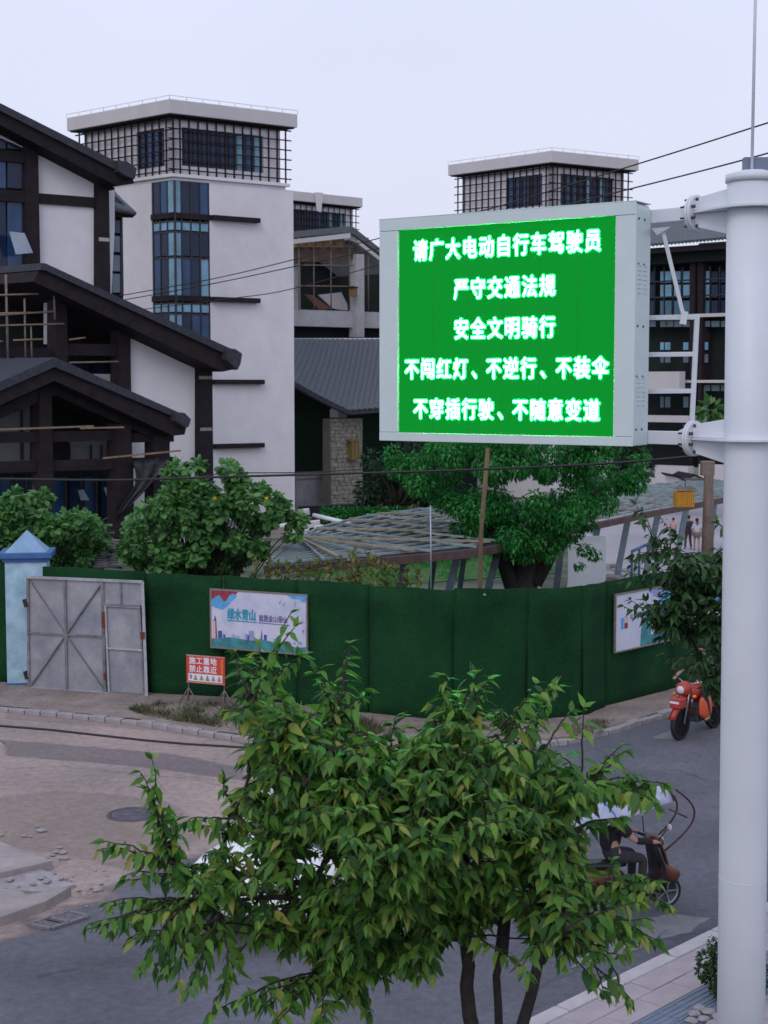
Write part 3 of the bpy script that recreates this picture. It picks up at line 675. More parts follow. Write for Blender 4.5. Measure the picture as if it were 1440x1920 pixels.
# ================================================================ BUILDINGS BEHIND
# ---------------- lattice towers
class Affine:
    def __init__(s, Cn, Lp, Rp):
        s.O = Vector((Cn.x, Cn.y, 0)); a = Vector((Lp.x - Cn.x, Lp.y - Cn.y, 0)); b = Vector((Rp.x - Cn.x, Rp.y - Cn.y, 0))
        s.la, s.lb = a.length, b.length; s.A, s.B = a.normalized(), b.normalized()
    def box(s, mb, u0, u1, v0, v1, z0, z1, mi=0):
        P = [s.O + s.A * u + s.B * v for u, v in ((u0, v0), (u1, v0), (u1, v1), (u0, v1))]
        return mb.hexa([Vector((p.x, p.y, z0)) for p in P] + [Vector((p.x, p.y, z1)) for p in P], mi)
def tower(cpx, lpx, rpx, zc, label, ltop=19.5, leftwin=(.09, .40), rightwin=(.08, .84), cage=2.55, lightrod=True, group='lattice topped towers'):
    Cn, Lp, Rp = gp(*cpx, ltop), gp(*lpx, ltop), gp(*rpx, ltop)
    F = Affine(Cn, Lp, Rp); la, lb = F.la, F.lb
    t = thing('lattice_tower', label, 'tower', (Cn.x, Cn.y, 0), group=group)
    zp = ltop - .64
    b = MB(); F.box(b, 0, la, 0, lb, zp, ltop); b.build('parapet', PARA, t, bevel=.03)
    b = MB(); F.box(b, .10, la - .10, .10, lb - .10, zp - .06, zp - .002); b.build('soffit', DKBROWN, t)
    zb = zp - .10 - cage; wi = .54; ci = .34
    # cage bars, each its own part
    def cbar(name, *a):
        b = MB(); F.box(b, *a); b.build(name, BROWN, t)
    nz = 6
    for k in range(nz):
        z = zb + .12 + (cage - .25) * k / (nz - 1)
        cbar('lattice_rail', ci - .18, la - ci + .18, ci - .03, ci + .03, z, z + .055)
        cbar('lattice_rail', ci - .03, ci + .03, ci - .18, lb - ci + .25, z + .058, z + .112)
    na, nb_ = int((la - 2 * ci) / .46), int((lb - 2 * ci) / .46)
    for k in range(na + 1):
        u = ci + (la - 2 * ci) * k / na; cbar('lattice_post', u - .026, u + .026, ci + .045, ci + .10, zb, zp - .1)
    for k in range(1, nb_ + 1):
        v = ci + (lb - 2 * ci) * k / nb_; cbar('lattice_post', ci + .045, ci + .10, v - .026, v + .026, zb, zp - .1)
    # inner wall with window openings on both faces
    zs, ze = zb + .42, zp - .10 - .38
    b = MB()
    def wall_face(swap, L, w0, w1):
        lo, hi = wi + (L - 2 * wi) * w0, wi + (L - 2 * wi) * w1
        for (p, q, z0, z1) in ((wi, lo, zb, zp - .1), (hi, L - wi, zb, zp - .1), (lo, hi, zb, zs), (lo, hi, ze, zp - .1)):
            if swap: F.box(b, wi, wi + .25, p, q, z0, z1)
            else: F.box(b, p, q, wi, wi + .25, z0, z1)
        return lo, hi
    la0, la1 = wall_face(False, la, *leftwin); 
    lb0, lb1 = wall_face(True, lb, *rightwin)
    F.box(b, wi, la - wi, lb - wi - .25, lb - wi, zb, zp - .1); F.box(b, la - wi - .25, la - wi, wi, lb - wi - .25, zb, zp - .1)
    b.build('tower_wall', WHITE, t)
    r = random.Random(len(label))
    def panes(swap, lo, hi):
        n = max(2, int((hi - lo) / .46)); st = (hi - lo) / n
        for k in range(n):
            p, q = lo + k * st + .05, lo + (k + 1) * st - .05
            w = MB()
            if swap: F.box(w, wi + .16, wi + .18, p, q, zs, ze)
            else: F.box(w, p, q, wi + .16, wi + .18, zs, ze)
            m = GLASST if (swap and k >= n - 4 and k % 2 == 0) else r.choice([GLASS, GLASS, GLASSB])
            w.build('window_pane', m, t)
            w = MB()
            if swap: F.box(w, wi + .10, wi + .20, q, q + .10, zs, ze)
            else: F.box(w, q, q + .10, wi + .10, wi + .20, zs, ze)
            w.build('mullion', FRAME, t)
    panes(False, la0, la1); panes(True, lb0, lb1)
    # body
    b = MB(); F.box(b, wi - .25, la - wi + .3, wi - .25, lb - wi + .35, zb - .16, zb - .002); F.box(b, wi - .12, la - wi + .15, wi - .12, lb - wi + .2, zb - .30, zb - .162)
    b.build('ledge', WHITE, t, bevel=.02)
    if lightrod:
        for k in range(9):
            b = MB(); p = F.O + F.A * (la * k / 8) ; b.tube([(p.x, p.y, ltop), (p.x, p.y, ltop + .16)], .012, 4); b.build('lightning_stub', PARA, t)
            b = MB(); p = F.O + F.B * (lb * k / 8) ; b.tube([(p.x, p.y, ltop), (p.x, p.y, ltop + .16)], .012, 4); b.build('lightning_stub', PARA, t)
        b = MB(); ps = [F.O + F.A * la, F.O, F.O + F.B * lb]; b.tube([(p.x, p.y, ltop + .16) for p in ps], .011, 4); b.build('lightning_wire', PARA, t)
    return t, F, zb, wi
T1, F1, zb1, wi1 = tower((318, 185), (125, 221), (558, 214), 0, 'near white tower with brown lattice crown beside the black roofed house')
# body of tower 1
b = MB()
e = .12; zt = zb1 - .30; gx = 2.05; gy = 3.15       # corner glazing extends gx along A and gy along B
def fr_b(px, y): # position along B of a pixel on the right wall plane
    q = Face(F1.O + F1.A * (wi1 - e), F1.B).px(px, y); return (Vector((q.x, q.y, 0)) - F1.O - F1.A * (wi1 - e)).dot(F1.B), q.z
def fr_a(px, y):
    q = Face(F1.O + F1.B * (wi1 - e), F1.A).px(px, y); return (Vector((q.x, q.y, 0)) - F1.O - F1.B * (wi1 - e)).dot(F1.A), q.z
gB = fr_b(393, 400)[0]; gA = fr_a(284, 400)[0]; eB = fr_b(550, 400)[0]
o0 = wi1 - e
F1.box(b, o0, F1.la - .2, gB, eB, 0, zt)               # right part
F1.box(b, gA, F1.la - .2, o0, gB - .002, 0, zt)         # left/back part
F1.box(b, F1.la - .2, F1.la + 3.5, o0 + 1.1, eB, 0, zt - .3)
b.build('tower_body', WHITE, T1)
zl = fr_b(340, 720)[1]
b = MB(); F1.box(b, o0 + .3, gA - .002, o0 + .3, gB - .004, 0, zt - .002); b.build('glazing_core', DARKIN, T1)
# glazing panes rows: (z1, z0, kind)
rows = [(334, 404, 'tall'), (414, 432, 'top'), (434, 480, 'mid'), (482, 556, 'tall2'), (568, 586, 'top'), (588, 640, 'mid'), (642, 705, 'tall2')]
rr = random.Random(4)
lite = {('tall', 'A', 2): 1, ('tall', 'B', 0): 1, ('top', 'A', 0): 1, ('top', 'A', 1): 1, ('top', 'A', 2): 1, ('top', 'B', 0): 1, ('top', 'B', 1): 1, ('top', 'B', 3): 1, ('mid', 'A', 2): 1, ('mid', 'B', 0): 1, ('tall2', 'A', 2): 1, ('tall2', 'B', 0): 1, ('tall2', 'B', 3): 1, ('top', 'B', 2): 1}
for y0, y1, kind in rows:
    z1, z0 = fr_b(330, y0)[1], fr_b(330, y1)[1]
    nA, nB = 3, 4
    for k in range(nA):
        u1 = gA - (gA - o0) * k / nA - .06; u0 = gA - (gA - o0) * (k + 1) / nA + .03
        w = MB(); F1.box(w, u0, u1, o0 + .06, o0 + .09, z0 + .04, z1 - .04); w.build('window_pane', (GLASST if kind != 'tall' or k == 2 else GLASSB) if lite.get((kind, 'A', k)) else rr.choice([GLASS, GLASSB, GLASS]), T1)
    for k in range(nB):
        v0 = o0 + (gB - o0) * k / nB + .05; v1 = o0 + (gB - o0) * (k + 1) / nB - .03
        w = MB(); F1.box(w, o0 + .06, o0 + .09, v0, v1, z0 + .04, z1 - .04); w.build('window_pane', GLASST if lite.get((kind, 'B', k)) else rr.choice([GLASS, GLASSB, GLASS]), T1)
    w = MB(); F1.box(w, o0 + .02, gA - .01, o0 + .02, gB - .01, z1 - .04, z1 + .03); w.build('transom', FRAME, T1)
for k in range(4):
    u = gA - (gA - o0) * k / 3 - .02; w = MB(); F1.box(w, u - .05, u, o0 + .018, o0 + .10, fr_b(330, 705)[1], zt - .01); w.build('mullion', FRAME, T1)
for k in range(1, 5):
    v = o0 + (gB - o0) * k / 4; w = MB(); F1.box(w, o0 + .018, o0 + .10, v - .04, v + .02, fr_b(330, 705)[1], zt - .01); w.build('mullion', FRAME, T1)
for yb in (404, 557, 712, 833):
    u, zz = fr_b(393, yb + 4); _, zc_ = fr_b(330, yb)
    end = fr_b(481 if yb < 600 else 489, yb)[0]
    w = MB(); F1.box(w, o0 - .05, o0 + .11, o0 - .05, gB, zz - .13, zz + .13); F1.box(w, o0 + .112, gA, o0 - .05, o0 + .11, zz - .13, zz + .13); w.build('spandrel', BROWN, T1)
    w = MB(); F1.box(w, o0 - .28, o0 - .002, gB + .001, end, zz - .11, zz + .11); w.build('fin', BROWN, T1)

T2, F2, zb2, wi2 = tower((1035, 282), (840, 309), (1198, 299), 0, 'second lattice crowned tower rising behind the green traffic display', leftwin=(.10, .50), rightwin=(.12, .86))
b = MB(); F2.box(b, wi2 - .12, F2.la - .2, wi2 - .12, F2.lb - .6, 0, zb2 - .3); b.build('tower_body', WHITE, T2)
T3, F3, zb3, wi3 = tower((428, 345), (330, 372), (680, 371), 0, 'farthest lattice tower half hidden right of the near white tower', leftwin=(.1, .5), rightwin=(.02, .93), lightrod=False)
b = MB(); F3.box(b, wi3 - .12, F3.la - .2, wi3 - .12, F3.lb - .6, 0, zb3 - .3); b.build('tower_body', WHITE, T3)
b = MB(); q = F3.O + F3.B * (F3.lb * .66); b.prism([(q.x - .3, q.y - .3, 19.55), (q.x + .25, q.y - .3, 19.5), (q.x + .1, q.y - .35, 18.2), (q.x - .15, q.y - .35, 18.3)], (.05, .02, 0)); b.build('hanging_sheet', PARA, T3)

dB = F1.B; dA = F1.A
# ---------------- black roofed house (upper gable, lower shed roof)
house = thing('gabled_house', 'white walled house with stepped black roofs and brown timber frame', 'house', at(150, 900, 60))
FA = Face(at(195, 700, 61.5), dB, dA)
def hp(f, name, m, pts, w0, w1, par, bevel=0, shape='poly'):
    b = MB(); f.poly(b, pts, w0, w1); return b.build(name, m, par, bevel)
def hr(f, name, m, x0, x1, y0, y1, w0, w1, par, bevel=0):
    b = MB(); f.rect(b, x0, x1, y0, y1, w0, w1); return b.build(name, m, par, bevel)
# upper roof
rf = hp(FA, 'roof', SLATE, [(-60, 160), (0, 193), (225, 306), (250, 322), (248, 330), (225, 322), (0, 207), (-60, 178)], 1.1, -9, house)
hp(FA, 'roof_board', DKBROWN, [(-60, 180), (0, 209), (222, 322), (248, 332), (252, 344), (222, 349), (190, 333), (0, 234), (-60, 206)], .95, -9, rf)
hp(FA, 'ridge_tile', SLATE, [(222, 300), (240, 303), (257, 316), (253, 336), (236, 330), (224, 322)], 1.3, .8, rf, .02)
hp(FA, 'soffit', DKBROWN, [(-60, 208), (0, 236), (190, 335), (215, 352), (215, 356), (190, 340), (0, 241), (-60, 212)], .6, -9, rf)
hp(FA, 'wall', WHITE, [(72, 262), (186, 330), (186, 1010), (72, 1010)], 0, -.3, house)
hp(FA, 'wall', WHITE, [(-60, 212), (0, 240), (50, 268), (50, 280), (0, 258), (-60, 232)], .02, -.3, house)
hp(FA, 'wall', WHITE, [(186, 330), (215, 345), (215, 430), (186, 1010)], -.9, -1.1, house)
hr(FA, 'column', BROWN, 49, 71, 256, 505, .25, -.2, house); hr(FA, 'column', BROWN, 183, 204, 327, 575, .25, -.25, house)
hr(FA, 'column_strap', CONCL, 186, 205, 445, 452, .27, .25, house)
hr(FA, 'beam', BROWN, 71, 186, 362, 381, .12, .002, house)
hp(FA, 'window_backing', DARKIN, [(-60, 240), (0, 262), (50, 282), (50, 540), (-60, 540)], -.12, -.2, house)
# curtain wall panes at the left edge: rows x columns
for (y0, y1) in ((262, 278), (300, 352), (376, 500)):
    for (x0, x1) in ((-60, -30), (-28, 10), (14, 47)):
        ww = hr(FA, 'window_pane', rr.choice([GLASSB, GLASS]), x0, x1, y0 + (x0 - 14) * .12, y1 + (x0 - 14) * .05, .0, -.03, house)
hr(FA, 'beam', DKBROWN, -60, 49, 275, 296, .15, -.1, house); hr(FA, 'beam', DKBROWN, -60, 49, 350, 372, .15, -.1, house)
ow = hp(FA, 'open_window', GLASSP, [(18, 434), (46, 437), (62, 474), (30, 477)], .75, .72, house); 
# side wing: little tiled roof with tall window in the gap to the tower
FG = Face(at(228, 500, 64.5), dB, dA)
gapr = thing('side_bay', 'narrow bay with a small tiled roof between house and near tower', 'bay', at(230, 700, 64.5))
for k in range(11):
    t = k / 10; x = 200 + 5 * k
    b = MB(); A = FG.px(200 + 26 * t, 352 + 30 * t - 6, -1.6); B = FG.px(203 + 49 * t, 392 + 8 * t, .9); b.tube([A, B], .10, 6); b.build('tile_row', ROOFTILE, gapr)
hp(FG, 'roof_deck', SLATE, [(198, 352), (226, 376), (253, 401), (253, 405), (200, 402)], .2, -.4, gapr)
hp(FG, 'fascia', DKBROWN, [(200, 398), (252, 402), (250, 408), (200, 406)], .7, .55, gapr)
hr(FG, 'backing', DARKIN, 205, 229, 405, 700, -.1, -.3, gapr)
for (y0, y1) in ((412, 436), (442, 472), (478, 508), (513, 548)): hr(FG, 'window_pane', GLASSB if y0 < 440 else mat('pane_grey_blue', (.06, .12, .17), .12, var=.3, scale=.8, spec=.8), 209, 226, y0, y1, .02, -.02, gapr)
hr(FG, 'window_frame', FRAME, 205, 208.6, 405, 555, .06, -.08, gapr); hr(FG, 'window_frame', FRAME, 226.4, 230, 405, 555, .06, -.08, gapr)
# lower shed roof
FB = Face(at(385, 900, 58.5), dB, dA)
r2 = hp(FB, 'roof', SLATE, [(78, 493), (86, 494), (425, 650), (440, 656), (440, 664), (420, 662), (86, 507), (76, 506)], 1.3, -5, house)
hp(FB, 'roof_board', BROWN, [(78, 508), (86, 509), (420, 664), (445, 668), (440, 692), (418, 697), (372, 676), (100, 545), (62, 528), (72, 508)], 1.15, -5, r2)
hp(FB, 'ridge_tile', SLATE, [(425, 653), (442, 654), (455, 663), (452, 682), (446, 694), (440, 690), (426, 674)], 1.45, .9, r2, .03)
# the house's own high edge running back to the left under scaffold
hp(FB, 'wall', WHITE, [(245, 600), (373, 668), (373, 1030), (245, 1030)], 0, -.3, house)
hp(FB, 'wall', WHITE, [(300, 640), (392, 680), (400, 1030), (300, 1030)], -1.4, -1.6, house)
hr(FB, 'column', DKBROWN, 375, 398, 676, 1045, .3, -.3, house)
hr(FB, 'column_strap', mat('tan_strap', (.25, .21, .17), .8), 374, 398, 705, 711, .33, .3, house); hr(FB, 'column_strap', MATS['tan_strap'], 376, 398, 802, 808, .33, .3, house)
hr(FB, 'column', BROWN, 223, 244, 590, 1000, .25, -.25, house); hr(FB, 'column', BROWN, 104, 125, 545, 1000, .25, -.25, house)
hr(FB, 'beam', BROWN, 125, 223, 644, 666, .1, -.15, house); hr(FB, 'beam', DKBROWN, -40, 104, 650, 668, .1, -.15, house)
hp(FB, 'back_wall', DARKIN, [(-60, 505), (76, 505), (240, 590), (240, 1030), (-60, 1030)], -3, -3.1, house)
hr(FB, 'post', CONCL, 88, 104, 560, 645, -.5, -.7, house); hr(FB, 'post', CONC, 218, 223, 628, 720, -.5, -.6, house)
for x0, x1 in ((-40, 8), (30, 52), (60, 80), (140, 168), (174, 200)):
    hr(FB, 'window_pane', rr.choice([GLASS, GLASSB]), x0, x1, 665 if x0 < 100 else 672, 735, -2.8, -2.85, house)
# porch gable in front
FP = Face(at(103, 980, 52), dB, dA)
porch = thing('timber_porch', 'brown timber porch with its own black gable roof before the house', 'porch', at(200, 980, 52))
r3 = hp(FP, 'roof', SLATE, [(103, 670), (335, 773), (335, 785), (103, 688), (0, 733), (-90, 772), (-90, 756), (0, 716)], 1.0, -2.9, porch)
hp(FP, 'roof_board', BROWN, [(103, 689), (330, 787), (352, 792), (346, 815), (325, 817), (103, 714), (0, 760), (-90, 800), (-90, 773), (0, 734)], .85, -2.9, r3)
hp(FP, 'ridge_tile', SLATE, [(328, 772), (347, 774), (359, 786), (355, 800), (349, 803), (330, 790)], 1.15, .6, r3, .03)
hp(FP, 'inner_rafter', DKBROWN, [(103, 716), (320, 818), (318, 836), (103, 740), (0, 786), (-60, 812), (-60, 790), (0, 762)], .2, .0, r3)
hp(FP, 'inner_rafter', DKBROWN, [(103, 716), (320, 818), (318, 830), (103, 730), (0, 776), (-60, 802), (-60, 790), (0, 762)], -1.4, -1.6, r3)
hr(FP, 'post', BROWN, 74, 97, 735, 1010, .25, -.2, porch); hr(FP, 'post', BROWN, 217, 246, 795, 1010, .3, -.2, porch); hr(FP, 'post', BROWN, 288, 318, 815, 1010, .3, -.2, porch)
hr(FP, 'beam', BROWN, -60, 217, 812, 832, .12, -.1, porch); hr(FP, 'beam', BROWN, -60, 328, 868, 889, .14, -.14, porch); hr(FP, 'beam', DKBROWN, 246, 326, 812, 830, .12, -.1, porch)
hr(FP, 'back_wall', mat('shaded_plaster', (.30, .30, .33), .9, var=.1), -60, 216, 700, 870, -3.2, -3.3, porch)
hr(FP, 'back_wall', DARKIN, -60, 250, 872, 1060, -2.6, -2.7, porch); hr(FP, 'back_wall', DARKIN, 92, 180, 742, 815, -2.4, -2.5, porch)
for x in (40, 58, 170, 190, 202): hr(FP, 'mullion', FRAME, x, x + 2.5, 835 if x > 100 else 745, 862, -3.1, -3.15, porch)
hr(FP, 'shutter', DKBROWN, 114, 132, 833, 862, -2.9, -3.1, porch)
for x in (-30, 0, 26, 52, 100, 130, 158, 190): 
    hr(FP, 'window_pane', rr.choice([GLASS, GLASSB, GLASS]), x, x + 22, 895, 985, -2.5, -2.55, porch)
    hr(FP, 'mullion', FRAME, x + 22, x + 25, 893, 985, -2.4, -2.55, porch)
for pts in ([(147, 919), (157, 918), (168, 938), (152, 938)], [(195, 914), (216, 914), (218, 944), (206, 945)]):
    hp(FP, 'open_window', GLASSP, pts, -1.9, -1.93, porch)
# dark tarpaulin draped from the porch
tp = MB(); T0 = [(250, 862), (288, 856), (320, 850)]
rowsT = []
for k in range(9):
    t = k / 8; row = []
    for j in range(9):
        s_ = j / 8; x0 = 248 - 18 * t + 12 * math.sin(t * 5); x1 = 320 - 85 * t ** 1.3
        x = x0 + (x1 - x0) * s_; y = 866 - 12 * s_ + t * (112 - 10 * s_) ; row.append(FP.px(x, y, .5 + .12 * math.sin(s_ * 14 + t * 3)))
    rowsT.append(row)
tp.add([p for r_ in rowsT for p in r_], [(i * 9 + j, i * 9 + j + 1, (i + 1) * 9 + j + 1, (i + 1) * 9 + j) for i in range(8) for j in range(8)], sm=True)
to = tp.build('tarpaulin', mat('black_tarp', (.018, .02, .026), .55, var=.4, scale=3)); sl = to.modifiers.new('s', 'SOLIDIFY'); sl.thickness = .01
tag(to, 'black tarpaulin draped from the right end of the timber porch', 'tarpaulin')
# scaffold poles
scf = thing('scaffold', 'thin bamboo and steel scaffold poles before the dark upper floor', 'scaffold', FB.px(40, 700, 1))
for x0, y0, x1, y1, r_ in ((11, 515, 15, 680, .045), (46, 560, 48, 680, .035), (58, 610, 60, 680, .03), (101, 545, 103, 600, .04)):
    b = MB(); b.tube([FB.px(x0, y0, .6), FB.px(x1, y1, .6)], r_, 6); b.build('upright', PIPE, scf)
for x0, y0, x1, y1 in ((-20, 554, 72, 551), (-20, 588, 58, 586), (-20, 611, 120, 607), (-20, 641, 5, 640), (25, 638, 80, 636), (130, 637, 160, 633), (130, 680, 222, 678), (-20, 592, 100, 584)):
    b = MB(); b.tube([FB.px(x0, y0, .65), FB.px(x1, y1, .65)], .035, 6); b.build('cross_pole', BAMBOO, scf)
for i, (x0, y0, x1, y1, l) in enumerate(((-20, 806, 175, 799, 'long pale pole lying across the porch below its gable'), (193, 859, 338, 845, 'pale board end sticking out from the porch right side'), (150, 803, 232, 801, 'short board tucked under the porch rafters'))):
    b = MB(); b.bar(FP.px(x0, y0, .7), FP.px(x1, y1, .7), .09, .06); tag(b.build('loose_plank', BAMBOO), l, 'plank')

# ---------------- unfinished pavilion and tiled hall between tower and sign
FM = Face(at(620, 700, 80), dB, dA)
hall = thing('tiled_hall', 'low hall with curved grey tiled roof beside a rough stone pillar', 'hall', at(620, 940, 80))
# tiled roof: rows running down the slope
top_y = 642; rows_t = 46
def roofpt(s, t):     # s along (0 left..1 right beyond the sign), t down the slope
    x = 553 + (980 - 553) * s; xb = 513 + (985 - 513) * s
    P0 = FM.px(x, 641 - 1 * s, -3.4); 
    yb = 692 + 82 * min(1, s * 3.4) ** .8 - 36 * max(0, s - .3)
    P1 = FM.px(xb, yb, 1.6)
    p = P0.lerp(P1, t); p.z -= .16 * math.sin(t * math.pi) ; return p
vs = []; fs = []; nu, nv = rows_t * 4, 10
for i in range(nu + 1):
    for j in range(nv + 1):
        p = roofpt(i / nu, j / nv); p.z += .07 * abs(math.sin(i / 4 * math.pi)); vs.append(p)
for i in range(nu):
    for j in range(nv): a = i * (nv + 1) + j; fs.append((a, a + 1, a + nv + 2, a + nv + 1))
b = MB(); b.add(vs, fs); ro = b.build('roof', ROOFTILE, hall); sl = ro.modifiers.new('s', 'SOLIDIFY'); sl.thickness = .14
b = MB(); b.tube([roofpt(0, 0) + Vector((0, 0, .1)), roofpt(1, 0) + Vector((0, 0, .1))], .12, 6); b.build('ridge', PARA, ro)
b = MB(); b.tube([roofpt(s_ / 20, 1) + Vector((0, 0, -.06)) for s_ in range(21)], .09, 6); b.build('eave_edge', SLATE, ro)
b = MB(); pts = [roofpt(0, j / 8) for j in range(9)]; b.tube(pts, .16, 6); b.build('verge_edge', DKBROWN, ro)
hr(FM, 'back_wall', mat('hall_glare_green', (.004, .024, .012), .95, var=.4, scale=.6), 540, 1100, 700, 975, -2.5, -2.8, hall)  # dark opening with the display's green glare put into its colour
hr(FM, 'side_wall', CONC, 556, 619, 886, 950, -.8, -1, hall); hr(FM, 'side_wall', CONC, 556, 619, 893, 898, -.7, -.8, hall)
hr(FM, 'bracket', CONCL, 634, 650, 768, 783, .3, -.3, hall); hr(FM, 'bracket', CONCL, 637, 643, 745, 768, .3, -.3, hall)

# stone pillar with real blocks
sp_ = thing('stone_pillar', 'tall rough stone clad pillar with a small wall lantern', 'pillar', at(650, 948, 80))
hr(FM, 'core', MORTAR, 622, 678, 785, 948, .75, .1, sp_)
r = random.Random(5); y = 785; prev = []
zt_, zb_ = FM.px(621, 785, .8).z, FM.px(621, 948, .8).z; A0 = FM.px(620.5, 800, .8); A1 = FM.px(679.5, 800, .8); Wp = (Vector((A1.x, A1.y, 0)) - Vector((A0.x, A0.y, 0))).length
z = zb_; nst = 0
while z < zt_ - .02:
    h = min(r.uniform(.13, .26), zt_ - z); u = 0
    while u < Wp - .01:
        L_ = min(r.uniform(.18, .5), Wp - u); d = r.uniform(.0, .07)
        q = A0 + FM.a * (u + .012) ; b = MB()
        P = [Vector((q.x, q.y, z + .01)), Vector((q.x, q.y, z + .01)) + FM.a * (L_ - .024)]; 
        P = [P[0], P[1], P[1] + Vector((0, 0, h - .02)), P[0] + Vector((0, 0, h - .02))]
        b.prism([p + FM.n * d for p in P], -FM.n * (.1 + d)); b.build('stone', STONE, sp_); u += L_; nst += 1
    z += h
LANT = mat('lantern_wood', (.18, .10, .03), .6, var=.3, scale=12); LANTY = mat('lantern_amber', (.70, .36, .03), .5, var=.15, scale=30)
wl = thing('wall_lantern', 'small dark wooden lantern fixed on the stone pillar', 'lantern', FM.px(666, 860, 1))
hr(FM, 'box', mat('olive_box', (.16, .14, .04), .6, var=.3, scale=6), 660, 673, 828, 858, 1.15, .85, wl); 
hr(FM, 'cap', LANT, 657, 675, 824, 828, 1.2, .83, wl); hr(FM, 'base', LANT, 658, 675, 858, 862, 1.2, .83, wl)
for x in (659.5, 666, 672.5): hr(FM, 'slat', LANT, x, x + 1.2, 828, 858, 1.19, 1.15, wl)
# unfinished pavilion above
FQ = Face(at(620, 600, 88), dB, dA)
pav2 = thing('concrete_pavilion', 'unfinished concrete pavilion with grey columns above the tiled hall', 'pavilion', at(620, 940, 88))
rq = hp(FQ, 'roof', ROOFTILE, [(655, 424), (663, 426), (740, 487), (740, 497), (665, 440), (655, 436)], 1.2, -7, pav2)
hp(FQ, 'roof_board', CONC, [(655, 438), (664, 441), (740, 499), (740, 512), (668, 455), (655, 450)], 1.0, -7, rq)
hp(FQ, 'fascia', PARA, [(672, 450), (740, 503), (740, 510), (674, 459)], 1.08, 1.0, rq)
hp(FQ, 'fascia', PARA, [(551, 449), (657, 437), (657, 446), (551, 457)], 1.3, 1.1, rq)
hp(FQ, 'soffit', mat('brown_soffit', (.10, .065, .045), .8, var=.3, scale=2), [(551, 457), (657, 446), (668, 456), (668, 486), (551, 492)], .6, -.3, rq)
hr(FQ, 'column', CONC, 553, 563, 488, 585, .2, -.4, pav2); hr(FQ, 'column', CONC, 662, 667, 478, 582, -.3, -.5, pav2)
hr(FQ, 'column', CONCL, 669, 683, 476, 632, .9, .3, pav2)
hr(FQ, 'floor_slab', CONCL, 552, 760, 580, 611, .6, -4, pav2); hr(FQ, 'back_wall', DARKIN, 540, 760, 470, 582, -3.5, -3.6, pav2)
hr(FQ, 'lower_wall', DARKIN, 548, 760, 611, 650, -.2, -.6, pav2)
for x in (560, 588, 620, 655, 690): 
    b = MB(); b.tube([FQ.px(x, 445, .8), FQ.px(x + 1, 582, .8)], .04, 5); b.build('prop', PIPE, pav2)
for y in (497, 536, 462): 
    b = MB(); b.tube([FQ.px(553, y, .85), FQ.px(664, y + 1, .85)], .035, 5); b.build('cross_pole', BAMBOO, pav2)
for x in (556, 568, 584, 600, 618, 637): hr(FQ, 'bracket', LANT, x, x + 5, 456, 464, .9, .62, pav2)
hp(FQ, 'far_wall', PARA, [(598, 553), (640, 548), (651, 570), (652, 582), (640, 581), (625, 578)], -1.0, -1.1, pav2)
hp(FQ, 'ramp', mat('orange_brown_board', (.16, .07, .05), .8, var=.2), [(573, 552), (586, 553), (622, 579), (600, 581)], -.8, -.9, pav2)
wlan = thing('hanging_lantern', 'small brown lantern on the pavilion column', 'lantern', FQ.px(666, 550, 1))
hr(FQ, 'box', LANT, 663, 670, 540, 556, 1.3, .95, wlan); hr(FQ, 'cap', DKBROWN, 662, 671, 537, 540, 1.35, .92, wlan)

# ---------------- right hand building behind the pole
FR = Face(at(1300, 700, 74), -dA, (dB.x, dB.y))
rb = thing('glass_hall', 'dark glazed building with tiled eave behind the white pole', 'building', at(1330, 900, 74))
def rr_(name, m, x0, x1, y0, y1, w0, w1, par=rb): return hr(FR, name, m, x0, x1, y0, y1, w0, w1, par)
n_t = 60
vs = []; fs = []
for i in range(n_t * 4 + 1):
    x = 1150 + (1560 - 1150) * i / (n_t * 4)
    for j in range(4):
        p = FR.px(x, 422 - (x - 1237) * .07, -2.5).lerp(FR.px(x, 462 - (x - 1237) * .09, 1.4), j / 3); p.z += .07 * abs(math.sin(i / 4 * math.pi)); vs.append(p)
for i in range(n_t * 4):
    for j in range(3): a = i * 4 + j; fs.append((a, a + 1, a + 5, a + 4))
b = MB(); b.add(vs, fs); ro = b.build('roof', ROOFTILE, rb); sl = ro.modifiers.new('s', 'SOLIDIFY'); sl.thickness = .12
rr_('fascia', DKBROWN, 1150, 1560, 470, 480, 1.2, 1.0); rr_('ceiling', DARKIN, 1150, 1560, 478, 500, .6, -.3)
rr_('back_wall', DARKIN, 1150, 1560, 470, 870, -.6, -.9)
rr_('upper_beam', CONC, 1310, 1360, 456, 462, .9, .8); rr_('upper_beam', CONC, 1240, 1292, 464, 470, .9, .8)
for x in (1293, 1308, 1385, 1400): rr_('column', BROWN, x, x + 11, 474, 872, .3, -.3)
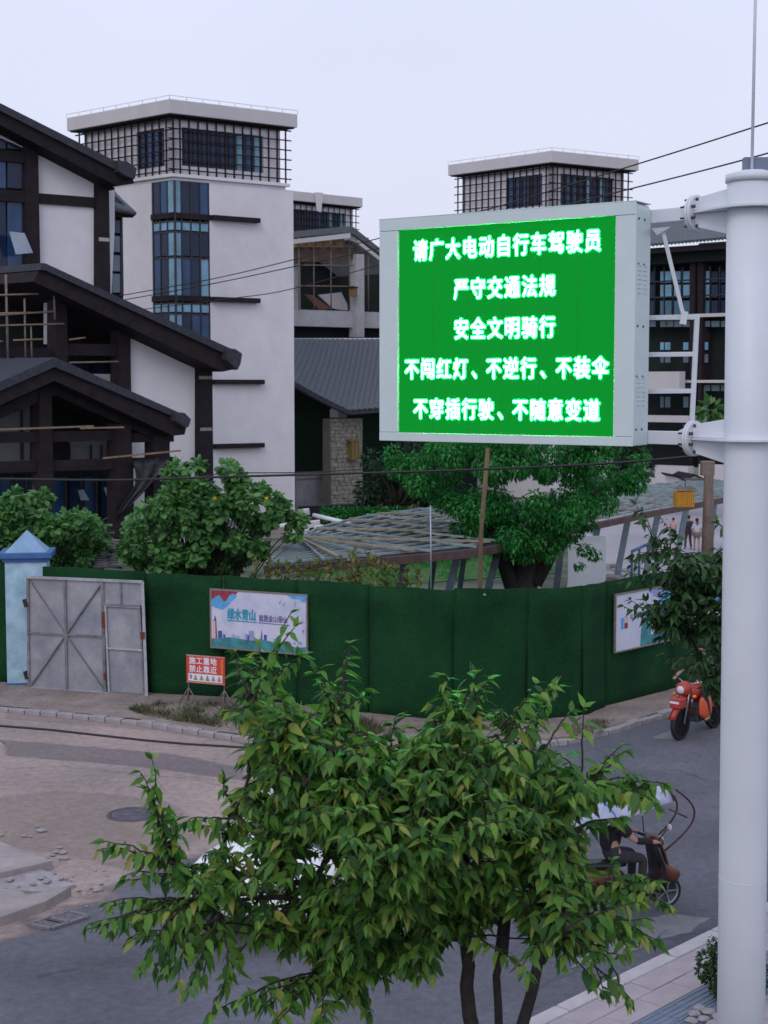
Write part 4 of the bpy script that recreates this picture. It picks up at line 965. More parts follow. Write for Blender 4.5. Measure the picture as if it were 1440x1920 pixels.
for x0 in (1160, 1178, 1196, 1214, 1238, 1247, 1264, 1281, 1316, 1334, 1352, 1370, 1410, 1428, 1446):
    wd = 8 if x0 == 1238 else (12 if x0 < 1300 or x0 > 1330 else 14)
    m = [GLASST, GLASSP][x0 % 2 == 0] if x0 in (1247, 1264, 1281, 1316) else GLASSB
    for (y0, y1) in ((509, 530), (534, 558), (564, 592)):
        rr_('window_pane', (GLASST if y1 < 560 else mat('pane_deep_teal', (.04, .12, .17), .12, var=.2)) if x0 in (1238, 1247, 1264, 1281, 1316) else GLASS, x0, x0 + wd, y0, y1, .1, .06)
    rr_('window_pane', mat('pane_slate', (.08, .13, .16), .12, var=.2), x0, x0 + 15, 602, 613, .1, .06)
    rr_('window_pane', MATS['pane_slate'], x0, x0 + 15, 722, 733, .1, .06)
    if x0 in (1238, 1247, 1281, 1316): rr_('window_pane', GLASST, x0, x0 + wd * .8, 642, 656, .1, .06); rr_('window_pane', MATS['pane_slate'], x0, x0 + wd * .8, 664, 680, .1, .06); rr_('window_pane', MATS['pane_slate'], x0, x0 + wd * .8, 744, 764, .1, .06)
for x0 in (1160, 1182, 1204, 1226, 1244, 1261, 1278, 1330, 1348): rr_('mullion', FRAME, x0, x0 + 2, 500, 595, .14, .05)
for y in (531, 560): rr_('transom', FRAME, 1150, 1560, y, y + 2.5, .135, .055)
rr_('sill', PARA, 1150, 1560, 594, 600, .4, .0); rr_('sill', PARA, 1150, 1560, 713, 718, .4, .0)
rr_('balcony_wall', PARA, 1205, 1274, 697, 730, 1.2, .8)
rr_('base_wall', PARA, 1228, 1290, 872, 915, 1.0, .6); rr_('base_wall', PARA, 1310, 1370, 870, 905, 1.0, .6); rr_('base_wall', PARA, 1150, 1228, 893, 920, 1.0, .6)
rr_('plinth', CONC, 1120, 1560, 905, 925, .6, -.6); rr_('canopy', PARA, 1150, 1300, 778, 790, 1.4, .4)
shd = thing('market_shed', 'small white gabled shed on the far side of the plaza', 'shed', at(1300, 905, 66))
FS = Face(at(1300, 905, 66), (1, .1, 0))
hp(FS, 'wall', PAINT, [(1272, 893), (1284, 898), (1300, 892), (1312, 896), (1322, 897), (1322, 908), (1272, 908)], 0, -2, shd)
for a_, c_ in (((1270, 891), (1285, 899)), ((1285, 899), (1303, 889)), ((1303, 889), (1323, 898))):
    hp(FS, 'roof', BROWN, [a_, c_, (c_[0], c_[1] + 3), (a_[0], a_[1] + 3)], .3, -2.2, shd)
# white pipe post at far right of the tree
pp = MB(); pp.tube([at(1193, 860, 62), at(1195, 900, 62)], .09, 8); tag(pp.build('white_post', PAINT), 'thin white post showing beyond the tree crown', 'post')

# ================================================================ BUILDING SITE: canopy frame, plaza, clutter
pl = G([(1060, 1120), (1080, 985), (1130, 925), (1250, 905), (1700, 895), (1700, 1120)]); sheet('plaza', [(p.x, p.y, 0) for p in pl], .006, PLAZA)
GRN = mat('bright_grass_ground', (.045, .13, .025), .95, var=.4, scale=3, bump=.8)
pl = G([(560, 1075), (700, 1035), (900, 1040), (1030, 1050), (1040, 1075), (700, 1100)]); sheet('grass_ground', [(p.x, p.y, 0) for p in pl], .006, GRN)
pl = G([(430, 1010), (560, 975), (700, 962), (870, 975), (880, 1010)]); sheet('dirt_ground', [(p.x, p.y, 0) for p in pl], .004, DIRT)
CANZ = 2.5
front = G([(497, 1063), (640, 1052), (760, 1043), (900, 1030), (1050, 995), (1200, 963), (1350, 935), (1460, 915)], CANZ)
backp = G([(560, 1012), (600, 990), (690, 968), (800, 955), (920, 945), (1060, 930), (1200, 912), (1340, 900)], CANZ + .25)
Fp, Bp = resample(front, 41), resample(backp, 41)
can = thing('steel_canopy', 'unfinished curved steel canopy with slanting posts in the building site', 'canopy', Fp[20])
RIB = mat('canopy_slat', (.25, .31, .31), .85, metal=.2, var=.3, scale=2); RIBL = mat('canopy_batten', (.28, .24, .17), .7, var=.3, scale=4); EDGE = mat('canopy_edge', (.085, .05, .045), .7, var=.35, scale=2)
b = MB()
for i in range(40): b.bar(Fp[i] + Vector((0, 0, -.08)), Fp[i + 1] + Vector((0, 0, -.08)), .12, .19)
b.build('edge_beam', EDGE, can)
def cpt(t, s):
    i = min(39, int(t * 40)); u = t * 40 - i
    return Fp[i].lerp(Fp[i + 1], u).lerp(Bp[i].lerp(Bp[i + 1], u), s)
for k in range(1, 13):
    s_ = k / 12
    b = MB(); pts = [cpt(t / 20, s_) + Vector((0, 0, .02)) for t in range(21)]
    for i in range(20): b.bar(pts[i], pts[i + 1], .075, .06)
    b.build('purlin', RIB, can)
for k in range(0, 22):
    t = min(.999, k / 21); t2 = min(.999, max(0, t - .10))
    b = MB(); b.bar(cpt(t, 0) + Vector((0, 0, .065)), cpt(t2, 1) + Vector((0, 0, .065)), .05, .05); b.build('rafter', RIB, can)
for k, t in enumerate((.06, .13, .22, .30, .38, .47, .57, .68)):
    t2 = max(0, t - .22); b = MB(); b.bar(cpt(t, .03) + Vector((0, 0, .09)), cpt(t2, .97) + Vector((0, 0, .09)), .09, .05); b.build('batten', RIBL, can)
# tiled part at the left: dark slats laid side by side
DK = mat('dark_deck_slat', (.035, .048, .055), .7, var=.3, scale=3, bump=.3)
for k in range(24):
    s_ = k / 24; b = MB()
    pts = [cpt(t / 10 * .30, s_ + .012) + Vector((0, 0, -.02 - .03 * (k % 2))) for t in range(11)]
    for i in range(10): b.bar(pts[i], pts[i + 1], .22, .03)
    b.build('deck_slat', DK, can)
POSTM = mat('slanted_post', (.16, .22, .26), .6, metal=.2, var=.25, scale=5, dirt=.5)
for tx, ty, bx_, by_ in ((1055, 1000, 1046, 1078), (1122, 982, 1099, 1085), (1178, 970, 1157, 1080), (936, 1025, 917, 1098), (859, 1038, 844, 1098), (1235, 958, 1213, 1064), (1288, 948, 1264, 1068), (1340, 938, 1330, 1040), (760, 1044, 752, 1090)):
    T_ = gp(tx, ty, CANZ - .15); D_ = T_.y; yf = 725 + 6.4 * FPX / D_; sl_ = (bx_ - tx) / (by_ - ty); F_ = at(tx + sl_ * (yf - ty), yf, D_)
    b = MB(); b.bar(T_, F_, .17, .17); b.build('post', POSTM, can)
for tx, ty in ((828, 1030), (888, 1020), (1010, 990)):
    T_ = gp(tx, ty, CANZ - .1); T_.y += 3; b = MB(); b.bar(T_, Vector((T_.x - .3, T_.y, 0)), .14, .14); b.build('post', POSTM, can)
# low walls and clutter
def pbox(name, m, x0, x1, D, z0, z1, dep, label, cat, group=None, skew=0.0, bevel=.02):
    A = at(x0, 1000, D); B = at(x1, 1000, D + skew); b = MB()
    P = [Vector((A.x, A.y, z0)), Vector((B.x, B.y, z0)), Vector((B.x, B.y + dep, z0)), Vector((A.x, A.y + dep, z0))]
    b.hexa(P + [p + Vector((0, 0, z1 - z0)) for p in P]); return tag(b.build(name, m, None, bevel), label, cat, group)
pbox('garden_wall', CONC, 800, 1112, 36.5, 0, 1.15, .3, 'low grey garden wall seen between the slanting canopy posts', 'low wall', skew=2.0)
pbox('board_fence', PAINT, 1066, 1137, 44, 0, 2.0, .08, 'white board fence panel standing beyond the big tree', 'board fence')
pbox('planter_wall', DARKIN, 560, 700, 66, 0, 1.1, .6, 'dark planter wall in front of the stone pillar', 'wall', skew=2)
pbox('planter_wall', mat('dark_hedge_wall', (.02, .04, .03), .95, var=.4), 600, 880, 52, 0, 1.2, .6, 'long dark green retaining wall behind the canopy frame', 'wall', skew=3)
pi = MB(); pi.tube([at(588, 966, 47), at(664, 984, 46)], .07, 8); tag(pi.build('white_pipe', PAINT), 'long white pipe lying above the canopy deck', 'pipe')
for i, (x0, x1, y, D) in enumerate(((656, 676, 981, 46), (670, 702, 978, 46.5), (560, 580, 962, 47), (590, 606, 990, 45), (576, 600, 984, 45.5), (520, 560, 986, 46), (540, 580, 1000, 44), (470, 520, 985, 47))):
    A = at(x0, y, D); B = at(x1, y - 3, D); b = MB(); b.bar(A, B, .35, .10 if i % 2 else .2)
    tag(b.build('site_debris', PARA if i % 2 == 0 else PAINT, None, .02), 'pale scrap of building material lying behind the canopy deck', 'debris', 'pale scraps behind the canopy')
for i, (x, y, s) in enumerate(((1110, 1062, .5), (1125, 1072, .4), (1142, 1060, .35), (1150, 1078, .45), (1168, 1070, .4), (1130, 1085, .5), (1108, 1082, .4), (1180, 1085, .35), (1098, 1070, .4))):
    p = gp(x, y, .5); b = MB(); M = Matrix.Translation((p.x, p.y, 0)) @ Matrix.Rotation(rnd.uniform(-.6, .6), 4, 'Z'); b.box(-s, s, -s * .6, s * .6, 0, .35 + s * .5, M=M)
    tag(b.build('concrete_block', [CONCL, CONC, DIRT][i % 3], None, .03), 'pale broken concrete block heaped behind the right hoarding', 'block', 'concrete blocks behind the hoarding')
BLU = mat('blue_steel', (.05, .14, .28), .5, var=.2)
hrn = thing('blue_barrier', 'small blue steel handrail barrier on the plaza', 'barrier', gp(1200, 1060))
pts = [at(1185, 1034, 47), at(1215, 1020, 49)]
b = MB(); b.tube(pts, .05, 6); b.build('rail', BLU, hrn)
for p in (pts[0], pts[1], pts[0].lerp(pts[1], .45)): b = MB(); b.tube([p, (p.x, p.y, 0)], .045, 6); b.build('post', BLU, hrn)
# timber pile behind the gate
for i in range(26):
    y = 1012 + (i // 2) * 4.2; x = 172 + rnd.uniform(-8, 12) + (i % 2) * 34; D = 38 - i * .12
    b = MB(); b.bar(at(x, y + rnd.uniform(-1, 1), D), at(x + rnd.uniform(22, 40), y + rnd.uniform(-3, 3), D + rnd.uniform(-.3, .3)), .25, .04)
    tag(b.build('timber_board', mat('grey_board', (.13, .12, .135), .85, var=.35, scale=4)), 'weathered grey board stacked in the pile behind the gate', 'board', 'boards in the pile behind the gate')
fp_ = MB(); A = at(-40, 1005, 36); B = at(300, 1030, 38); 
# wooden lamp post with amber lantern
lp = thing('lamp_post', 'brown wooden lamp post with square head behind the canopy', 'lamp post', gp(1329, 1010))
Dl = 38.0
def lbox(name, m, x0, x1, y0, y1, dep, par=lp, D=Dl):
    A = at(x0, y0, D); B = at(x1, y1, D); b = MB(); b.box(A.x, B.x, A.y, A.y + dep, B.z, A.z); return b.build(name, m, par, .01)
LPW = mat('lamp_post_wood', (.14, .10, .08), .7, var=.25, scale=6)
b = MB(); t0_, t1_ = at(1329, 890, Dl), at(1327, 1010, Dl); b.tube([t0_, t1_, (t1_.x, t1_.y, 0)], [.12, .15, .2], 10); b.build('pole', LPW, lp)
lbox('head', mat('lamp_head', (.20, .15, .12), .6, var=.2), 1317, 1340, 865, 892, .28); lbox('arm', LPW, 1284, 1329, 897, 901, .08)
ln = thing('amber_lantern', 'amber slatted lantern hanging left of the wooden lamp post', 'lantern', at(1285, 950, Dl))
lbox('shade', LANTY, 1268, 1302, 922, 951, .42, ln, Dl - .15); 
A = at(1285, 917, Dl + .05); b = MB()
h1 = .27
b.hexa([Vector((A.x - h1, A.y - h1, A.z)), Vector((A.x + h1, A.y - h1, A.z)), Vector((A.x + h1, A.y + h1, A.z)), Vector((A.x - h1, A.y + h1, A.z)), Vector((A.x - .15, A.y - .15, A.z + .08)), Vector((A.x + .15, A.y - .15, A.z + .08)), Vector((A.x + .15, A.y + .15, A.z + .08)), Vector((A.x - .15, A.y + .15, A.z + .08))])
b.build('roof', LPW, ln)
for k in range(9):
    x = 1268.5 + k * 4; lbox('slat', mat('lantern_slat', (.45, .20, .02), .5), x, x + 1.0, 921, 952, .02, ln, Dl - .18)
b = MB(); b.tube([A + Vector((0, 0, .08)), at(1285, 898, Dl + .05)], .015, 5); b.build('hook', LPW, ln)
# thin brown pole by the tree, and thin stake
b = MB(); b.tube([at(915, 840, 30.5), at(902, 1000, 30.5), at(900, 1100, 30.5), (at(900, 1100, 30.5).x, 30.5, 0)], .045, 8); tag(b.build('utility_pole', mat('thin_pole_wood', (.14, .10, .05), .8, var=.2)), 'thin brown pole rising in front of the big tree', 'pole')
b = MB(); b.tube([at(807, 948, 34), at(808, 1042, 34), (at(808, 1042, 34).x, 34, 0)], .022, 6); tag(b.build('marker_stake', STEEL), 'thin grey stake standing in the canopy deck', 'stake')

# ================================================================ POLE AND LED DISPLAY
LA, RA_ = at(714, 412, 11.9), at(1192, 378, 10.71)
fl = Face(LA, Vector((RA_.x - LA.x, RA_.y - LA.y, 0))); 
if fl.a.x < 0: fl.a = -fl.a
fl.O = fl.px(711, 826); WL = (Vector((RA_.x, RA_.y, 0)) - Vector((fl.O.x, fl.O.y, 0))).dot(fl.a); HL = fl.px(714, 412).z - fl.O.z; fl.W, fl.H = WL, HL
led = thing('led_display', 'white framed traffic display with glowing green lettering', 'display', fl.O)
def flu(x, y): p = fl.px(x, y); return (Vector((p.x, p.y, 0)) - Vector((fl.O.x, fl.O.y, 0))).dot(fl.a), p.z - fl.O.z
u0, v1 = flu(746, 432); u1, v0 = flu(1150, 819); v0 = min(v0, flu(746, 810)[1])
u1 = flu(1156, 405)[0] * .5 + flu(1147, 819)[0] * .5
def lq(name, m, *a, par=led, bevel=.004):
    b = MB(); fquad(b, fl, *a); return b.build(name, m, par, bevel)
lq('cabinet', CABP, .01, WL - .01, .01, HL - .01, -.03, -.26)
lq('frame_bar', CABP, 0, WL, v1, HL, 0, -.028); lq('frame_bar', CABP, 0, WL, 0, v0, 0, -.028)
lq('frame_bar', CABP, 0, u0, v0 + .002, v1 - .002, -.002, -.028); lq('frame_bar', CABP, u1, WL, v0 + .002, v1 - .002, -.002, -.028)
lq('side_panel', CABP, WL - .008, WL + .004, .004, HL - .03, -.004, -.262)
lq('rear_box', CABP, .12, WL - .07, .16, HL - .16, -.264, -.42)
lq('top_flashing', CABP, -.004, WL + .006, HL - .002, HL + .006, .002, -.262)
LEDBG = mat('led_mask_glow', (.003, .012, .007), .8, var=.0, spec=.1, emit=(.0, .66, .05), estr=.34)  # even green glow of the mask stands in for the letters' halo
b = MB(); fquad(b, fl, u0, u1, v0, v1, -.022, -.029); b.build('led_screen', LEDBG, led)
# module seams of the LED panel: 6 x 5 modules
for k in range(1, 6): 
    b = MB(); u = u0 + (u1 - u0) * k / 6; fquad(b, fl, u - .0012, u + .0012, v0, v1, -.0205, -.022); b.build('module_seam', mat('led_seam', (.008, .02, .012), .6, var=0, emit=(0, .62, .1), estr=.15), led)
for i, (z) in enumerate((.12, .50, .86, 1.30, 1.62)):
    for du in (.05, .15):
        M = frame_mat(fl.O + fl.a * (WL + .004) - fl.n * du + Vector((0, 0, z)), -fl.n, fl.a)
        b = MB(); b.lathe([(.010, 0), (.008, .006), (0, .007)], 8, M); b.build('screw', BOLT, led)
for z0 in (.30, 1.10):
    for du in (.07, .17):
        for k in range(7):
            p = fl.O + fl.a * (WL + .004) - fl.n * du + Vector((0, 0, z0 + k * .032)); b = MB()
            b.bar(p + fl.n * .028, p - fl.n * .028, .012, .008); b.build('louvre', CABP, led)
LEDS = 50.0
LEDT = mat('led_text_core', (.1, .9, .4), .5, var=0, emit=(.05, 1.0, .17), estr=LEDS)
LEDG = mat('led_text_halo', (.0, .8, .2), .5, var=0, emit=(.0, 1.0, .12), estr=1.1)  # added wider glowing copies of the letters, standing in for their halo
lines = [('请广大电动自行车驾驶员', 770, 1128, 468, 464), ('严守交通法规', 847, 1041, 541, 0), ('安全文明骑行', 847, 1041, 617, 0), ('不闯红灯、不逆行、不装伞', 755, 1141, 693, 0), ('不穿插行驶、不随意变道', 770, 1126, 768, 0)]
vmid = [.888, .692, .500, .308, .112]
pitch = (flu(1141, 690)[0] - flu(755, 690)[0]) / 12
GS = .168
for (s, xa, xb, yc, _), vm in zip(lines, vmid):
    uc = (flu(xa, yc)[0] + flu(xb, yc)[0]) / 2; vc = v0 + (v1 - v0) * vm
    row = thing('text_row', None, None, on_face(fl, uc, vc, -.02)); row.parent = led; row.matrix_parent_inverse = world_mat(led).inverted()
    for k, ch in enumerate(s):
        u = uc + (k - (len(s) - 1) / 2) * pitch
        if ch == '、': u += pitch * .12
        o = put_text(ch, GS, LEDT, on_face(fl, u, vc, -.0165), fl.a, fl.n, row, name='glyph', bold=.0028, sx=.80, res=2)
        me = text_mesh(ch, GS, bold=.0125, sx=.80, res=2); me.transform(frame_mat(on_face(fl, u, vc, -.0195), fl.a, fl.n)); me.materials.clear(); me.materials.append(LEDG); link('glyph_halo', me, row)

# pole
def PX(z): return 2.571 + (2.528 - 2.571) * (z - 2) / 5.8
PY = 10.42; PR = .166
pole = thing('sign_pole', 'thick white steel pole carrying the green traffic display', 'pole', (PX(0), PY, 0))
b = MB(); b.tube([(PX(0), PY, 0.14), (PX(3), PY, 3), (PX(5.8), PY, 5.8), (PX(7.84), PY, 7.84)], [PR + .004, PR + .002, PR, PR], 48); b.build('shaft', PAINT, pole)
b = MB(); b.lathe([(PR + .012, 7.80), (PR + .012, 7.85), (PR * .6, 7.875), (0, 7.88)], 48, Matrix.Translation((PX(7.8), PY, 0))); b.build('cap', PAINT, pole)
b = MB(); b.lathe([(PR + .14, .145), (PR + .14, .175), (0, .175)], 24, Matrix.Translation((PX(0), PY, 0))); b.build('base_flange', PAINT, pole)
for zc_, sgn in ((7.625, 1), (6.03, -1)):
    c = Vector((PX(zc_), PY, zc_)); tip = Vector((1.93, 10.99, zc_)); d = (tip - c); d.z = 0; L = d.length; d.normalize(); s_ = Vector((-d.y, d.x, 0))
    fx = .42   # flange distance from the pole centre
    br = thing('bracket', None, None, c); br.parent = pole; br.matrix_parent_inverse = world_mat(pole).inverted()
    # horizontal plate
    pts = []
    for k in range(13):
        t = R(60 + k * 20); pts.append(c + d * (.235 * math.cos(t)) + s_ * (.235 * math.sin(t)))
    pts += [c + d * fx - s_ * .07, c + d * fx + s_ * .07]
    b = MB(); b.prism([p - Vector((0, 0, .007)) for p in pts], (0, 0, .014)); b.build('plate', PAINT, br)
    # vertical gusset web above and below
    for up in (1, -1):
        h0, h1 = (.145, .10) if up > 0 else (.17, .10)
        P = [c + d * (PR * .9) + Vector((0, 0, up * .008)), c + d * fx + Vector((0, 0, up * .008)), c + d * fx + Vector((0, 0, up * h1)), c + d * (PR * .9) + Vector((0, 0, up * h0))]
        b = MB(); b.prism([p - s_ * .045 for p in P], s_ * .09); b.build('gusset', PAINT, br, .004)
    # twin round flanges with bolts
    M = frame_mat(c + d * fx, s_, d)
    b = MB(); b.lathe([(.128, 0), (.128, .018), (0, .018)], 28, M); b.build('flange', PAINT, br, .002)
    M2 = frame_mat(c + d * (fx + .022), s_, d)
    b = MB(); b.lathe([(.128, 0), (.128, .018), (0, .018)], 28, M2); b.build('flange', PAINT, br, .002)
    for k in range(8):
        t = R(22 + k * 45); q = c + d * (fx - .028) + s_ * (.1 * math.cos(t)) + Vector((0, 0, .1 * math.sin(t)))
        b = MB(); b.tube([q, q + d * .02], .0135, 6); b.tube([q, q + d * .115], .0075, 6); b.tube([q + d * .066, q + d * .082], .0135, 6); b.build('bolt', BOLT, br)
    # box arm to the cabinet
    b = MB(); b.bar(c + d * (fx + .04), c + d * (L + .02), .085, .095); b.build('arm', PAINT, br, .004)
    for up in (1, -1):
        P = [c + d * (fx + .04) + Vector((0, 0, up * .048)), c + d * (fx + .04) + Vector((0, 0, up * .1)), c + d * (fx + .15) + Vector((0, 0, up * .048))]
        b = MB(); b.prism([p - s_ * .006 for p in P], s_ * .012); b.build('rib', PAINT, br)
for z in (2.9,):
    b = MB(); b.lathe([(PR + .001, z - .006), (PR + .004, z), (PR + .001, z + .006)], 40, Matrix.Translation((PX(z), PY, 0))); b.build('weld_seam', PAINT, pole)
# antenna and small box on top
b = MB(); b.tube([(PX(7.88), PY, 7.87), (PX(7.88), PY, 9.9)], .011, 8); b.build('antenna_rod', PAINT, pole)
bx('top_box', mat('blue_grey_plastic', (.16, .20, .28), .5, var=.05), Matrix.Translation((PX(7.88) + .06, PY + .05, 7.93)), -.11, .11, -.03, .03, -.055, .045, parent=pole, bevel=.005)
# maintenance ladder frame and strut behind the cabinet
lad = thing('steel_ladder', 'white square tube ladder fixed behind the display edge', 'frame', at(1300, 700, 11.15))
SQ = .034
def sq(name, a, b_, w=SQ): b = MB(); b.bar(a, b_, w, w); return b.build(name, PAINT, lad, .003)
tr_, br_ = at(1307, 594, 10.98), at(1297, 800, 10.98); sq('upright', tr_ + Vector((0, 0, .017)), br_)
for y in (595, 664, 733): sq('rail', at(1215, y + 1, 11.12), at(1305 - (y - 594) * .05, y, 10.98))
b = MB(); b.bar(at(1243, 433, 10.9), at(1284, 603, 10.93), .028, .012); b.build('strut', PAINT, lad)
b = MB(); b.bar(at(1284, 584, 10.92), at(1280, 608, 10.92), .045, .03); b.build('strut_shoe', PAINT, lad)
b = MB(); A, B, C_ = at(1222, 428, 10.9), at(1258, 425, 10.84), at(1232, 441, 10.9); b.prism([A, B, C_], (.01, .05, 0)); b.build('strut_plate', PAINT, lad)

# ================================================================ OVERHEAD CABLES
def cable(pts, r, label, name='overhead_cable'):
    P = [at(*p) for p in pts]; Q = []
    for i in range(len(P) - 1):      # catmull-rom
        p0, p1, p2, p3 = P[max(0, i - 1)], P[i], P[i + 1], P[min(len(P) - 1, i + 2)]
        for k in range(5):
            t = k / 5; Q.append(.5 * ((2 * p1) + (p2 - p0) * t + (2 * p0 - 5 * p1 + 4 * p2 - p3) * t * t + (3 * p1 - p0 - 3 * p2 + p3) * t ** 3))
    Q.append(P[-1]); b = MB(); b.tube(Q, r, 5); tag(b.build(name, WIRE), label, 'cable')
cable([(1560, 193, 28), (1440, 230, 30), (1190, 309, 35), (870, 405, 43), (550, 487, 51), (393, 524, 55), (205, 558, 59)], .018, 'upper thin overhead cable running from top right to the house')
cable([(1560, 246, 28), (1440, 287, 30), (1190, 352, 35), (870, 430, 43), (550, 500, 51), (393, 533, 55), (212, 566, 59)], .018, 'second overhead cable just under the upper one')
cable([(800, 470, 44), (550, 541, 51), (430, 560, 54), (267, 580, 58)], .016, 'lowest thin overhead cable crossing the white tower wall')
cable([(-120, 900, 27), (0, 898, 27), (220, 900, 26.5), (420, 894, 26), (640, 888, 25.5), (900, 880, 25), (1150, 868, 24), (1352, 850, 23.5)], .021, 'thick black cable strung level behind the green hoarding')
cable([(380, 893, 26.4), (430, 887, 26.3), (560, 886, 26), (680, 880, 25.8)], .010, 'thin loose wire just above the thick level cable')

# ================================================================ PEOPLE (skin-grown bodies)
SKIN = mat('skin', (.42, .24, .17), .6, var=.06); HAIR = mat('black_hair', (.012, .010, .010), .6, var=.2)
def skinned(name, nodes, edges, m, parent, sub=1):
    ks = list(nodes); me = bpy.data.meshes.new(name)
    me.from_pydata([nodes[k][:3] for k in ks], [(ks.index(a), ks.index(b)) for a, b in edges], [])
    o = link(name, me, None); o.modifiers.new('skin', 'SKIN')
    sv = me.skin_vertices[0].data
    for i, k in enumerate(ks): r = nodes[k][3]; sv[i].radius = (r, r); sv[i].use_root = (i == 0)
    s = o.modifiers.new('sub', 'SUBSURF'); s.levels = sub; s.render_levels = sub
    me.materials.append(m); o.parent = parent
    return o
def person(loc, rz, pose, label, shirt, trousers, scale=1.0, hair='short', group=None, extra=None, shorts=False, fingers=True, sleeves=False):
    """pose: joint positions in metres, local x forward, y left, z up"""
    t = thing('person', label, 'person', loc, rz, group); t.scale = (scale,) * 3
    J = dict(pelvis=(0, 0, .95), spine=(0, 0, 1.15), chest=(0, 0, 1.34), neck=(0, 0, 1.48), head=(.01, 0, 1.58), crown=(.0, 0, 1.70))
    J.update(pose)
    Rr = dict(pelvis=.125, spine=.115, chest=.14, neck=.052, head=.085, crown=.062, shoulder=.062, elbow=.042, wrist=.028, palm=.034, hip=.092, knee=.058, ankle=.040, toe=.035)
    N = {}; 
    for k, v in J.items(): N[k] = tuple(v) + (Rr[k.split('_')[0]],)
    E = [('pelvis', 'spine'), ('spine', 'chest'), ('chest', 'neck'), ('neck', 'head'), ('head', 'crown')]
    for s in ('l', 'r'):
        E += [('chest', 'shoulder_' + s), ('shoulder_' + s, 'elbow_' + s), ('elbow_' + s, 'wrist_' + s), ('wrist_' + s, 'palm_' + s), ('pelvis', 'hip_' + s), ('hip_' + s, 'knee_' + s), ('knee_' + s, 'ankle_' + s), ('ankle_' + s, 'toe_' + s)]
    skinned('body', N, E, SKIN, t, 2)
    if fingers:
        for s in ('l', 'r'):
            w, p = Vector(J['wrist_' + s]), Vector(J['palm_' + s]); d = (p - w).normalized(); side = Vector((0, 0, 1)).cross(d).normalized() if abs(d.z) < .9 else Vector((0, 1, 0)); dn = side.cross(d).normalized(); dn = dn if dn.z < 0 else -dn
            for f, (off, ln_) in enumerate(((-.028, .062), (-.010, .075), (.010, .078), (.028, .068))):
                a = p + side * off; q = a + d * ln_ * .6; e_ = q + dn * ln_ * .5 - d * .01
                skinned('finger', {'a': tuple(a - d * .02) + (.009,), 'b': tuple(q) + (.009,), 'c': tuple(e_) + (.007,)}, [('a', 'b'), ('b', 'c')], SKIN, t)
            sd = -1 if s == 'l' else 1; a = w + d * .03 + side * .02 * sd; skinned('thumb', {'a': tuple(a) + (.011,), 'b': tuple(a + d * .03 + side * .035 * sd) + (.010,), 'c': tuple(a + d * .055 + side * .03 * sd + dn * .03) + (.008,)}, [('a', 'b'), ('b', 'c')], SKIN, t)
    def sub(name, ks, es, m, grow, cut={}):
        n2 = {}
        for k in ks:
            v = list(N[k]); v[3] += grow
            if k in cut: a, f = cut[k]; A = N[a]; v[0:3] = [A[i] + (N[k][i] - A[i]) * f for i in range(3)]; v[3] = A[3] + (N[k][3] - A[3]) * f + grow
            n2[k] = tuple(v)
        return skinned(name, n2, es, m, t, 2)
    sub('shirt', ['pelvis', 'spine', 'chest', 'shoulder_l', 'elbow_l', 'shoulder_r', 'elbow_r'], [('pelvis', 'spine'), ('spine', 'chest'), ('chest', 'shoulder_l'), ('shoulder_l', 'elbow_l'), ('chest', 'shoulder_r'), ('shoulder_r', 'elbow_r')], shirt, .034, {'elbow_l': ('shoulder_l', .7), 'elbow_r': ('shoulder_r', .7)})
    if sleeves: sub('sleeve', ['elbow_l', 'wrist_l'], [('elbow_l', 'wrist_l')], shirt, .014); sub('sleeve', ['elbow_r', 'wrist_r'], [('elbow_r', 'wrist_r')], shirt, .014)
    if shorts: sub('trousers', ['pelvis', 'hip_l', 'knee_l', 'hip_r', 'knee_r'], [('pelvis', 'hip_l'), ('hip_l', 'knee_l'), ('pelvis', 'hip_r'), ('hip_r', 'knee_r')], trousers, .022, {'knee_l': ('hip_l', .6), 'knee_r': ('hip_r', .6)})
    else: sub('trousers', ['pelvis', 'spine', 'hip_l', 'knee_l', 'ankle_l', 'hip_r', 'knee_r', 'ankle_r'], [('pelvis', 'spine'), ('pelvis', 'hip_l'), ('hip_l', 'knee_l'), ('knee_l', 'ankle_l'), ('pelvis', 'hip_r'), ('hip_r', 'knee_r'), ('knee_r', 'ankle_r')], trousers, .014, {})
    for s in ('l', 'r'):
        a, c = Vector(J['ankle_' + s]), Vector(J['toe_' + s]); skinned('shoe', {'a': (a.x - .03, a.y, c.z, .045), 'b': tuple(c) + (.045,)}, [('a', 'b')], BLACK, t, 2)
    h = Vector(J['head']); c = Vector(J['crown']); fwd = Vector(J.get('face', (1, 0, 0)))
    hb = MB(); hb.ball(h.lerp(c, .62) - Vector((.018, 0, 0)), (.105, .095, .10), 12); hb.build('hair', HAIR, None).parent = t
    if hair == 'tail':
        b = MB(); q = h.lerp(c, .5) - Vector((.12, 0, 0)); b.tube([q + Vector((.03, 0, .02)), q + Vector((-.03, 0, -.05)), q + Vector((-.03, 0, -.2)), q + Vector((-.01, 0, -.3))], [.03, .035, .03, .01], 8); b.build('ponytail', HAIR, None).parent = t
    for y in (-.032, .032):
        b = MB(); b.ball((h.x + .082, y, h.z + .02), .012, 8); b.build('eye', BLACK, None).parent = t
    b = MB(); b.ball((h.x + .095, 0, h.z - .01), (.016, .013, .02), 8); b.build('nose', SKIN, None).parent = t
    b = MB(); b.ball((h.x + .085, 0, h.z - .048), (.008, .025, .006), 8); b.build('mouth', mat('lip', (.25, .08, .07), .5, var=0), None).parent = t
    for y in (-.088, .088):
        b = MB(); b.ball((h.x, y, h.z), (.018, .010, .03), 8); b.build('ear', SKIN, None).parent = t
    return t
